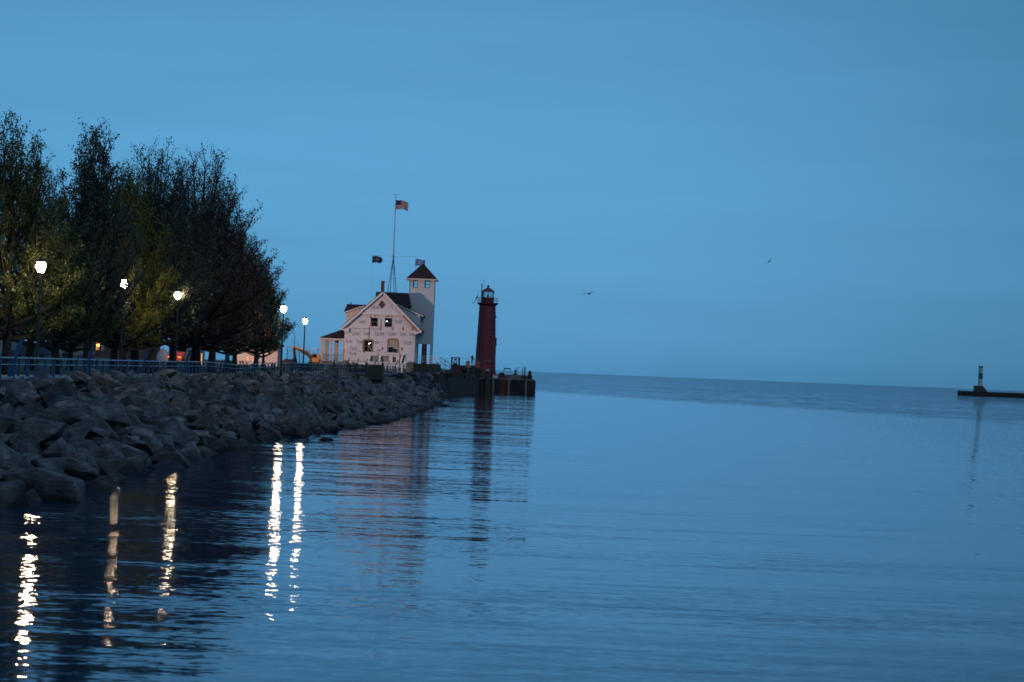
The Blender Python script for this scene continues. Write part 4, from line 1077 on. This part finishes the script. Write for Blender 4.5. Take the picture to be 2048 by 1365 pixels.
def car(px, D, m, label, rot, tail=True):
    t = thing('parked_car', label, 'car', (0,0,0), 'cars parked behind the trees')
    prof = [(-2.1,.35),(2.1,.35),(2.2,.7),(2.05,.95),(1.15,1.02),(.55,1.42),(-.95,1.45),(-1.6,1.05),(-2.15,.95)]
    MB().prism(prof, -.85, .85).build('body', m, t)
    for y_ in (-.87, .855): MB().prism([(-1.35,1.03),(.95,1.03),(.5,1.38),(-.92,1.40)], y_, y_+.015).build('side_window', M['glassdark'], t)
    for x in (-1.35, 1.35):
        for y_ in (-.8, .8): MB().tube([(x,y_-.11,.33),(x,y_+.11,.33)], .33, 14).build('wheel', M['rubber'], t)
    for y_ in (-.62, .62): MB().box(-2.2, -2.13, y_-.18, y_+.18, .72, .88).build('tail_light' , M['tail'] if tail else M['redroof'], t)
    t.location = (W(px, 715, D).x, D, gz(D)); t.rotation_euler.z = rot; return t
car(361, 252, mat('red_car_paint', (.20,.03,.02), .3), 'red car with glowing tail lights parked behind the trees', R(80))
car(152, 262, mat('silver_car_paint', (.30,.31,.33), .3, metal=.5), 'silver car parked in front of the brown town house', R(10), False)
car(60, 245, mat('blue_car_paint', (.03,.08,.17), .3, metal=.3), 'dark blue car parked near the left edge behind the first trees', R(12), False)
for px, py, D, lab in ((162,668,270,'orange street lamp glowing in front of the town house'), (262,672,285,'orange street lamp behind the yellow green tree'), (196,690,300,'low orange street lamp right of the town house door'), (66,668,275,'orange street lamp near the left edge behind the first trunks')):
    p = W(px, py, D); g = gz(D)
    t = thing('sodium_lamp', lab, 'street lamp', (p.x, D, g), 'orange street lamps of the town')
    MB().lathe([(.09,g),(.06,p.z-.15)], p.x, D, 8).build('post', M['black'], t)
    MB().ball((p.x, D, p.z), .24, 12, 8).build('globe', M['sodium'], t, smooth=True)
    MB().lathe([(.28,p.z+.2),(.2,p.z+.3),(.03,p.z+.36)], p.x, D, 10).build('cap', M['black'], t)
for px in (403.5, 418.5):
    a, b = W(px, 707, 245), W(px, 719, 245)
    t = thing('bollard_light', 'slim orange glowing bollard ' + ('left of the pair between the copper trunks' if px < 410 else 'right of the pair between the copper trunks'), 'bollard', (a.x, 245, gz(245)), 'glowing bollards between the copper trunks')
    MB().lathe([(.09,gz(245)),(.09,gz(245)+.15)], a.x, 245, 8).build('base', M['black'], t)
    MB().lathe([(.07,gz(245)+.152),(.07,a.z)], a.x, 245, 8).build('light_tube', emis('bollard_glow', (1,.42,.14), 1.0), t)
# construction flood light on a mast that lights the house front
fx, fy, fz = -52.0, 231.0, 12.6
fl = thing('flood_light_mast', 'tall flood light mast hidden behind the park trees aimed at the house', 'flood light', (fx, fy, gz(fy)))
MB().lathe([(.14,gz(fy)),(.08,fz-.3)], fx, fy, 8).build('mast', M['black'], fl)
aim = (Vector((-17.5, 282, 10.5)) - Vector((fx, fy, fz))).normalized()
bx_ = MB(); side = aim.cross(Vector((0,0,1))).normalized(); upv = side.cross(aim)
cc = Vector((fx, fy, fz)); bx_.bar(cc - aim*.3, cc + aim*.05, .7, .5); bx_.build('housing', M['black'], fl)
ln = MB(); q = [cc + aim*.06 + side*a + upv*b for a, b in ((-.3,-.2),(.3,-.2),(.3,.2),(-.3,.2))]; ln.poly(q, [(0,1,2,3)]); ln.build('lens', M['flood'], fl)
sl = bpy.data.lights.new('flood_beam', 'SPOT'); sl.energy = 54000; sl.color = (1, .66, .54); sl.spot_size = R(46); sl.spot_blend = .5; sl.shadow_soft_size = .3
so = bpy.data.objects.new('flood_beam', sl); C.objects.link(so); so.location = cc + aim*.12
so.rotation_euler = aim.to_track_quat('-Z', 'Y').to_euler()

# ---------------------------------------------------------------- pier
PD = 420.0
pier = thing('pier', 'dark sheet piled harbour pier carrying the red lighthouse', 'pier', W(1000, 788, PD))
pzt = W(1000, 756.8, PD).z
x0, x1 = W(934, 770, PD).x, W(1071, 775, PD).x
MB().box(x0, x1, PD, PD+13, -1, pzt-.25).build('sheet_piling', M['pier'], pier)
MB().box(x0, x1-.3, PD-.12, PD+13, pzt-.245, pzt).build('cap_beam', M['pilaster'], pier)
xw = W(845, 765, PD-8).x
MB().poly([(xw-6,PD-40,-1),(x0-.01,PD-2,-1),(x0-.01,PD+12,-1),(xw-14,PD+12,-1),(xw-6,PD-40,pzt-.1),(x0-.01,PD-2,pzt-.1),(x0-.01,PD+12,pzt-.1),(xw-14,PD+12,pzt-.1)], [(0,1,5,4),(1,2,6,5),(2,3,7,6),(3,0,4,7),(4,5,6,7)]).build('inner_wall', mat('brown_stained_wall', (.13,.055,.022), .9, nscale=.5, noise_amt=.6, coord='Position', stretch=(1,1,.4)), pier)
wa, wb = Vector((xw-6, PD-40, 0)), Vector((x0-.01, PD-2, 0))
for i in range(20):
    q = wa.lerp(wb, (i+.5)/20); nrm = Vector((wb.y-wa.y, -(wb.x-wa.x), 0)).normalized()*.13
    MB().bar((q.x+nrm.x, q.y+nrm.y, -1), (q.x+nrm.x, q.y+nrm.y, pzt-.35-.2*(i % 3)), .3, .2).build('timber_rib', M['rust' if i % 4 == 1 else 'timber'], pier)
for px, w_ in ((937,.22),(955.5,.22),(986.5,.2),(1018,.25),(1052,.2)):
    x = W(px, 770, PD).x; MB().box(x-w_, x+w_, PD-.22, PD-.001, -1, pzt-.25).build('fender_post', M['pilaster'], pier)
for px0_, px1_ in ((1002,1015),(939,944)):
    MB().box(W(px0_,770,PD).x, W(px1_,770,PD).x, PD-.06, PD-.0015, -.5, pzt-.26).build('rusted_panel', M['rust'], pier)
for i in range(17):
    x = x0 + .45 + i*(x1-x0-.5)/17; MB().box(x-.06, x+.06, PD-.05, PD-.002, -1, pzt-.26).build('pile_rib', M['pier'], pier)
MB().box(W(985,748,PD+4).x, W(1065,748,PD+4).x, PD+5, PD+12.5, pzt+.001, pzt+.75).build('raised_slab', M['pilaster'], pier)
zs_ = pzt+.75
pl = thing('mooring_pile', 'timber mooring pile with a white cap standing just off the pier', 'pile', W(974, 789, 408))
xp = W(974, 765, 408); ztp = W(974, 742, 408).z
MB().lathe([(.52,-1),(.5,ztp-.3),(.46,ztp)], xp.x, 408, 12).build('timber', M['timber'], pl)
MB().lathe([(.34,ztp+.001),(.30,ztp+.14),(.12,ztp+.22)], xp.x, 408, 12).build('cap', M['white'], pl)
for k in range(6):
    an = k*math.pi/3; MB().tube([(xp.x+.5*math.cos(an),408+.5*math.sin(an),-1),(xp.x+.47*math.cos(an),408+.47*math.sin(an),ztp-.35)], .13, 6).build('outer_log', M['timber'], pl)

# lighthouse
LD = 428.0
lh = thing('lighthouse', 'dark red tapering lighthouse with a glazed lantern on the pier', 'lighthouse', W(970, 745, LD))
ll = W(970.3, 735, LD).x
zt_ = W(976, 609.5, LD).z; z0_ = pzt-.3
rb, rt = 2.15, 1.66
MB().lathe([(rb+.1,z0_),(rb+.1,z0_+1.5),(rb,z0_+1.55)] + [(rb+(rt-rb)*k/8, z0_+1.55+(zt_-z0_-1.55)*k/8) for k in range(1, 9)], ll, LD, 40).build('shaft', M['redtower'], lh, angle=40)
for k in range(1, 8):
    q = k/8; r_ = rb+(rt-rb)*q; z = z0_+1.55+(zt_-z0_-1.55)*q; MB().lathe([(r_+.002,z-.05),(r_+.05,z-.04),(r_+.05,z+.04),(r_+.002,z+.05)], ll, LD, 40, cap=False).build('band', M['redtower'], lh)
for (px, py, w_, h_) in ((992,634,.14,.25),(992.5,684,.16,.8),(991,699,.14,.9)):
    p = W(px, py, LD); MB().box(p.x-w_*1.2, p.x+w_*.6, LD-.25, LD+.25, p.z-h_, p.z+h_).build('side_box', M['redtower'], lh)
MB().box(ll+.2, ll+1.1, LD-rb-.12, LD-rb+.2, z0_, z0_+2.1).build('door', M['greenpaint'], lh)
p = W(978, 723, LD); MB().box(p.x-.25, p.x+.25, LD-rb-.2, LD-rb+.2, p.z-.25, p.z+.25).build('sign_plate', M['pilaster'], lh)
zg_ = W(977, 607.5, LD).z
MB().lathe([(rt,zg_-.5),(2.1,zg_-.12),(2.15,zg_),(2.15,zg_+.12)], ll, LD, 32).build('gallery', M['redtower'], lh)
MB().lathe([(1.27,zg_+.12),(1.27,W(977,595.5,LD).z)], ll, LD, 24).build('watch_room', M['redtower'], lh)
zl0 = W(977,595.5,LD).z; zl1 = W(977,584,LD).z
gal = MB()
for zz_ in (.5, 1.0): gal.tube([(ll+2.05*math.cos(a), LD+2.05*math.sin(a), zg_+.12+zz_) for a in np.linspace(0, 2*math.pi, 29)], .03, 4, cap=False)
gal.build('gallery_rail', M['redtower'], lh)
for k in range(12):
    a = 2*math.pi*k/12; MB().bar((ll+2.05*math.cos(a),LD+2.05*math.sin(a),zg_+.12), (ll+2.05*math.cos(a),LD+2.05*math.sin(a),zg_+1.14), .06).build('gallery_post', M['redtower'], lh)
for k in range(10):
    a = 2*math.pi*k/10+.2; MB().bar((ll+1.2*math.cos(a),LD+1.2*math.sin(a),zl0), (ll+1.2*math.cos(a),LD+1.2*math.sin(a),zl1), .07).build('lantern_mullion', M['redtower'], lh)
MB().lathe([(1.17,zl0+.002),(1.17,zl1-.002)], ll, LD, 10, cap=False).build('lantern_glass', M['glass'], lh)
MB().lathe([(.12,zl0),(.18,zl0+.35),(.16,zl0+.7)], ll, LD, 10).build('beacon', M['black'], lh)
zc = W(978,574.5,LD).z
MB().lathe([(1.34,zl1),(1.36,zl1+.1),(.75,zl1+.55),(.22,zc-.12)], ll, LD, 24).build('lantern_roof', M['redroof'], lh)
MB().ball((ll,LD,zc+.12), .26, 12, 8).tube([(ll,LD,zc),(ll,LD,zc+.9)], .025, 4).build('finial_ball', M['redtower'], lh, smooth=True)
a = W(963.3, 606, LD-1.4); b = W(965.0, 567.5, LD-1.4); MB().tube([(b.x-.1,LD-1.4,zg_+.1),(b.x-.1,LD-1.4,b.z)], .10, 8).build('fog_horn_mast', M['black'], lh)
b = W(968.6, 563, LD); MB().tube([(b.x,LD-1.0,zg_),(b.x,LD-1.0,b.z)], .03, 5).bar((b.x-.3,LD-1,b.z),(b.x+.45,LD-1,b.z),.04).build('instrument_mast', M['black'], lh)
a = W(945.5, 608, LD-1.5); b = W(956.5, 593, LD-1.5)
MB().bar(a, b, .09).bar(W(951,600,LD-1.5), W(955.5,591,LD-1.5), .22, .15).bar(W(956.5,604,LD-1.5), W(956.5,582,LD-1.5), .035).build('aerial', M['black'], lh)

# small gear on the pier top
def pier_thing(name, label, cat, px, D): return thing(name, label, cat, (W(px,750,D).x, D, zs_))
t = pier_thing('pier_bench', 'flat bench on thin legs on the pier right of the lighthouse', 'bench', 1015, PD+8)
a, b = W(1007.5,737.5,PD+8), W(1022,739,PD+8)
MB().box(a.x, b.x, PD+7.7, PD+8.3, a.z-.12, a.z+.12).build('seat', M['pilaster'], t)
for q in (a.x+.08, b.x-.08): MB().bar((q,PD+8,zs_),(q,PD+8,a.z-.12),.1).build('leg', M['black'], t)
MB().bar((a.x+.02,PD+8,a.z),(a.x-.03,PD+8,a.z+.5),.07).build('end_pole', M['black'], t)
t = pier_thing('hand_winch', 'dark hand winch with a raised handle in the middle of the pier top', 'winch', 1031, PD+8)
c = W(1031,745,PD+8)
MB().lathe([(.5,zs_),(.42,zs_+.25),(.15,zs_+.35),(.14,zs_+.9)], c.x, PD+8, 10).build('base', M['black'], t)
MB().tube([(c.x-.25,PD+8,zs_+.75),(c.x+.25,PD+8,zs_+.75)], .22, 10).build('drum', M['black'], t)
MB().bar((c.x+.05,PD+8,zs_+.7), W(1037.5,734.5,PD+8), .13).bar((c.x,PD+8,zs_+.8), W(1030.3,734,PD+8), .06).build('handle', M['black'], t)
for px, r_, yt, lab in ((1045,.07,734.5,'thinner of two poles standing near the pier end'), (1049.5,.13,733.8,'thicker of two poles standing near the pier end')):
    p = W(px, 750, PD+4.5); tp_ = W(px-.4, yt, PD+4.5)
    tag(MB().lathe([(r_*1.5,pzt),(r_*1.5,pzt+.2),(r_,pzt+.3),(r_,tp_.z)], p.x, PD+4.5, 8).build('mooring_post', M['black'] if r_ < .1 else M['rust']), lab, 'post', 'poles near the pier end')
p = W(1059.5, 747, PD+5); tp_ = W(1059.5, 743, PD+5)
tag(MB().lathe([(.42,pzt),(.40,pzt+.6),(.3,tp_.z),(.12,tp_.z+.12)], p.x, PD+3, 12).build('bollard', M['pier']), 'squat dark bollard at the outer end of the pier', 'bollard')
p = W(1003.5, 750, PD+3)
t = thing('equipment_cover', 'dark domed cover on a tan base on the pier edge', 'cover', (p.x, PD+3, pzt))
MB().lathe([(.85,pzt),(.8,pzt+.5),(.66,pzt+.55)], p.x, PD+2, 14).build('base', M['rust'], t)
MB().lathe([(.62,pzt+.551),(.6,pzt+.8),(.42,pzt+1.05),(.1,pzt+1.15)], p.x, PD+2, 14).build('dome', M['dark'], t)
p = W(991, 751, PD+1)
tag(MB().box(p.x-.5, p.x+.5, PD+1, PD+1.6, pzt, pzt+.45).box(p.x-.54, p.x+.54, PD+.96, PD+1.64, pzt+.45, pzt+.52).build('deck_box', M['white']), 'small pale box on the pier right of the white capped pile', 'box')

# orange machine and the standing person
MD = 405.0
mg = 3.3
t = thing('work_machine', 'orange work machine with dark wheels in front of the lighthouse foot', 'machine', (W(945,745,MD).x, MD, mg))
a, b = W(931.5,735,MD), W(939.5,722.5,MD)
MB().prism([(a.x,a.z),(b.x,a.z),(b.x,b.z),(a.x+.15,b.z),(a.x,b.z-.2)], MD-.8, MD+.8).build('engine_hood', M['orangered'], t)
a2, b2 = W(950.5,735,MD), W(960,721.5,MD)
MB().prism([(a2.x,a2.z),(b2.x,a2.z),(b2.x,b2.z-.25),(b2.x-.25,b2.z),(a2.x,b2.z)], MD-.8, MD+.8).build('rear_hood', mat('faded_orange_paint', (.42,.12,.05), .6), t)
MB().box(a.x-.2, b2.x+.1, MD-.7, MD+.7, mg+.2, a.z-.002).build('chassis', M['black'], t)
for px in (933.5, 957):
    for dy in (-.85, .85):
        c = W(px, 744, MD).x; MB().tube([(c,MD+dy-.2,mg+.5),(c,MD+dy+.2,mg+.5)], .62, 16).build('wheel', M['rubber'], t)
p = W(935.5,729,MD); MB().ball((p.x,MD-.84,p.z), .2, 10, 6).build('head_lamp', M['blind'], t)
dz_ = W(944,731,MD).z - 0
MB().box(W(940,735,MD).x, W(950,735,MD).x, MD-.7, MD+.7, a.z-.001, dz_).build('operator_deck', M['black'], t)
# person
def person():
    p = W(944, 731, MD); zf = dz_; h = W(944,710,MD).z - zf; k = h/1.78; x = p.x
    t = thing('person', 'person in dark clothes standing on the orange machine, one arm raised to the face', 'person', (x, MD, zf))
    me = bpy.data.meshes.new('body'); me.materials.append(M['cloth'])
    V_ = [(0,0,.92),(0,0,1.12),(0,.0,1.36),(0,-.01,1.47),(0,-.03,1.60),(0,-.03,1.72),
          (-.10,0,.88),(-.12,-.02,.48),(-.13,.0,.08),(-.14,-.16,.04),
          (.10,0,.88),(.12,-.02,.48),(.13,0,.08),(.14,-.16,.04),
          (-.19,0,1.40),(-.36,-.10,1.26),(-.16,-.20,1.52),(.19,0,1.40),(.30,-.05,1.14),(.40,-.16,.94)]
    E_ = [(0,1),(1,2),(2,3),(3,4),(4,5),(0,6),(6,7),(7,8),(8,9),(0,10),(10,11),(11,12),(12,13),(2,14),(14,15),(15,16),(2,17),(17,18),(18,19)]
    rad = [.15,.15,.17,.065,.10,.09,.10,.075,.05,.045,.10,.075,.05,.045,.08,.055,.04,.08,.055,.04]
    me.from_pydata([tuple(Vector(q)*k) for q in V_], E_, []); me.update()
    o = bpy.data.objects.new('body', me); C.objects.link(o); o.parent = t
    sk = o.modifiers.new('skin', 'SKIN'); me.skin_vertices[0].use_clamp = False if hasattr(me.skin_vertices[0], 'use_clamp') else None
    return t, me, o, rad, k
try:
    t, me, o, rad, k = person()
except Exception:
    t = [q for q in bpy.data.objects if q.name == 'person'][0]; o = [q for q in bpy.data.objects if q.name.startswith('body') and q.parent == t][0]
    me = o.data; rad = [.15,.15,.17,.065,.10,.09,.10,.075,.05,.045,.10,.075,.05,.045,.08,.055,.04,.08,.055,.04]; k = 1.1
if not me.skin_vertices: me.attributes
for i, sv in enumerate(me.skin_vertices[0].data): sv.radius = (rad[i]*k, rad[i]*k*.85 if i > 3 else rad[i]*k*.7); sv.use_root = (i == 0)
ss_ = o.modifiers.new('sub', 'SUBSURF'); ss_.levels = 1; ss_.render_levels = 2
MB().ball((0,-.06*k,1.645*k), .085*k, 12, 8, sz=1.2).build('face', M['skin'], None).parent = t
MB().lathe([(.115*k,1.70*k),(.11*k,1.76*k),(.07*k,1.81*k)], 0, -.03*k, 12).box(-.09*k,.09*k,-.24*k,-.1*k,1.695*k,1.715*k).build('cap', M['cloth'], None).parent = t

# portal frame, fence and shrubs between house and machine
t = thing('timber_frame', 'dark red timber frame standing left of the orange machine', 'frame', W(911, 742, 390))
for px in (904, 918.5):
    a, b = W(px, 716, 390), W(px, 745, 390); MB().bar((a.x,390,b.z),(a.x,390,a.z),.3).build('upright', M['brick'], t)
a, b = W(902.5,715.5,390), W(920.5,716.3,390); MB().bar(a, b, .16).build('crossbar', M['brick'], t)
a, b = W(902.5,735,390), W(920.5,736,390); MB().bar(a, b, .14).build('crossbar', M['brick'], t)
t = thing('fuel_tank', 'dark tank with a lantern frame between the timber frame posts', 'tank', W(911, 735, 392))
c = W(911, 733, 392)
MB().tube([(c.x-.9,392,c.z-.5),(c.x+1.9,392,c.z-.5)], .75, 14).build('tank', M['pier'], t)
MB().lathe([(.45,c.z+.2),(.4,c.z+.6)], c.x-.05, 392, 8).build('lantern_base', M['black'], t)
for k_ in range(4):
    an = k_*math.pi/2+.4; MB().bar((c.x-.05+.35*math.cos(an),392+.35*math.sin(an),c.z+.6),(c.x-.05+.3*math.cos(an),392+.3*math.sin(an),c.z+1.15),.06).build('lantern_bar', M['black'], t)
MB().lathe([(.42,c.z+1.15),(.1,c.z+1.4)], c.x-.05, 392, 8).build('lantern_cap', M['black'], t)
t = thing('pier_fence', 'thin wire fence running from the deck steps to the orange machine', 'fence', W(915, 745, 380))
prev = None
for px, py in ((880,716.3),(891.5,716.8),(903,717),(920,717.6),(937,718.5),(949,719.2),(969,720.5)):
    p = W(px, py, 380); MB().bar((p.x,380,3),(p.x,380,p.z),.06).build('post', M['wire'], t)
    if prev: MB().bar(prev, p, .04).build('rail', M['wire'], t); MB().bar(prev-Vector((0,0,.6)), p-Vector((0,0,.6)), .03).build('rail', M['wire'], t)
    prev = p
# land behind the pier wall
MB().poly([(-60,318,4.0),(-11.5,334,3.9),(-6.2,392,3.3),(-6.2,432,3.3),(-14,440,4.0),(-60,440,4.3),(-22,380,4.25),
    (-60,318,-1),(-11.5,334,-1),(-6.2,392,-1),(-6.2,432,-1),(-14,440,-1),(-60,440,-1)],
    [(0,1,6),(1,2,6),(2,3,6),(3,4,6),(4,5,6),(5,0,6),(0,7,8,1),(1,8,9,2),(2,9,10,3),(3,10,11,4),(4,11,12,5)]).build('pier_ground', M['soil'], kind='structure')
def shrub(px, py, D, r, label, seed):
    rs = np.random.RandomState(seed); n_ = 900; d = rs.normal(size=(n_,3)); d /= np.linalg.norm(d,axis=1)[:,None]; d[:,2] = abs(d[:,2])
    c = d*rs.uniform(.5,1,(n_,1))**.5*np.array([r,r,r*.8]); u = rs.normal(size=(n_,3)); u /= np.linalg.norm(u,axis=1)[:,None]; w_ = np.cross(u, rs.normal(size=(n_,3))); w_ /= np.linalg.norm(w_,axis=1)[:,None]
    s_ = .22; V = np.stack([c-u*s_*.5, c+w_*s_*.4, c+u*s_*.5, c-w_*s_*.4],1).reshape(-1,3)
    t = thing('shrub', label, 'shrub', (W(px,py,D).x, D, 3.1 if D > 340 else bank_z(W(px,py,D).x, D)), 'shrubs by the shore')
    o = bpy.data.objects.new('foliage', np_mesh('foliage', V, np.arange(n_*4).reshape(-1,4), M['leaf_dark'])); C.objects.link(o); o.parent = t
    st = MB()
    for k_ in range(7): a_ = k_*.9; st.tube([(0,0,-.2),(r*.6*math.cos(a_),r*.6*math.sin(a_),r*.6)], [.04,.01], 4)
    st.build('stems', M['bark'], None).parent = t
for i, (px, py, D, r, lab) in enumerate(((924,748,396,1.1,'dark shrub directly left of the orange machine'),(898,742,365,1.5,'dark shrub below the timber frame'),(866,735,325,1.2,'low shrub at the foot of the white deck'),(964,748,398,.9,'dark shrub between the orange machine and the lighthouse'),(612,733,238,.9,'small shrub on the bank crest below the excavator'),(705,740,232,.8,'weedy shrub on the bank in front of the deck screen'),(812,738,268,1.0,'shrub beside the stern of the cabin boat'))):
    shrub(px, py, D, r, lab, i+60)

# ---------------------------------------------------------------- outer breakwater
OD = 1260.0
bw = thing('breakwater', 'long low dark outer breakwater at the right edge', 'breakwater', W(1990, 792, OD))
a = W(1925, 782, OD)
MB().box(a.x, a.x+160, OD, OD+14, -1, 3.0).build('wall', M['pier'], bw)
for i in range(18): MB().box(a.x+1.5+i*2.6, a.x+1.75+i*2.6, OD-.2, OD-.002, -1, 2.8).build('wall_rib', M['pier'], bw)
cl_, cr2 = W(1953, 775, OD).x, W(1967, 775, OD).x; zt2 = W(1960, 772, OD).z; rr2 = W(1976, 783, OD).x
MB().prism([(cl_,3.001),(rr2,3.001),(cr2,zt2),(cl_,zt2)], OD+1, OD+8).build('plinth', M['timber'], bw)
M['palegreen'] = mat('weathered_pale_paint', (.60,.72,.64), .6, nscale=.8, noise_amt=.3)
bc = thing('harbour_light', 'slim white and green banded harbour light on the outer breakwater', 'harbour light', (W(1961.5,760,OD).x, OD+4.5, zt2))
cx_ = W(1961.6, 752, OD+4).x; zz = [W(1961, y_, OD+4).z for y_ in (772, 759, 746.5, 735.5, 732.5)]
rad_ = 1.32
for i, m_ in enumerate(('palegreen','greenpaint','palegreen','black')):
    MB().lathe([(rad_,max(zz[i], zt2+.001)+.001),(rad_,zz[i+1])], cx_, OD+4.5, 20).build('band' if i < 3 else 'top_gallery', M[m_], bc, angle=40)
MB().tube([(cx_-.9,OD+4.5,zz[4]),(cx_-.9,OD+4.5,zz[4]+1.3)], .12, 5).build('aerial', M['black'], bc)

# ---------------------------------------------------------------- gulls in flight
def gull(px, py, D, span, bank_, label):
    t = thing('gull', label, 'bird', W(px, py, D), 'gulls in flight over the lake')
    MB().tube([(0,-.22,0),(0,-.08,.01),(0,.08,0),(0,.26,-.01)], [.02,.07,.06,.015], 8).build('body', M['gull'], t, smooth=True)
    for s_ in (-1, 1):
        pts = [(0,-.07,.03),(s_*span*.25,-.10,.10),(s_*span*.5,.02,.04),(s_*span*.25,.06,.08),(0,.07,.02)]
        mb = MB().poly(pts + [(x, y_, z-.015) for x, y_, z in pts], [(0,1,2,3,4),(9,8,7,6,5)] + [(i,(i+1)%5,(i+1)%5+5,i+5) for i in range(5)]); mb.build('wing', M['gull'], t)
    for c_ in t.children: c_.matrix_parent_inverse = Matrix()
    t.rotation_euler = (R(10), R(bank_), R(20))
gull(1178, 588, 150, 1.1, -14, 'gull gliding over the lake right of the lighthouse with spread wings')
gull(1539, 523, 260, .9, -55, 'tiny distant gull high over the open lake')
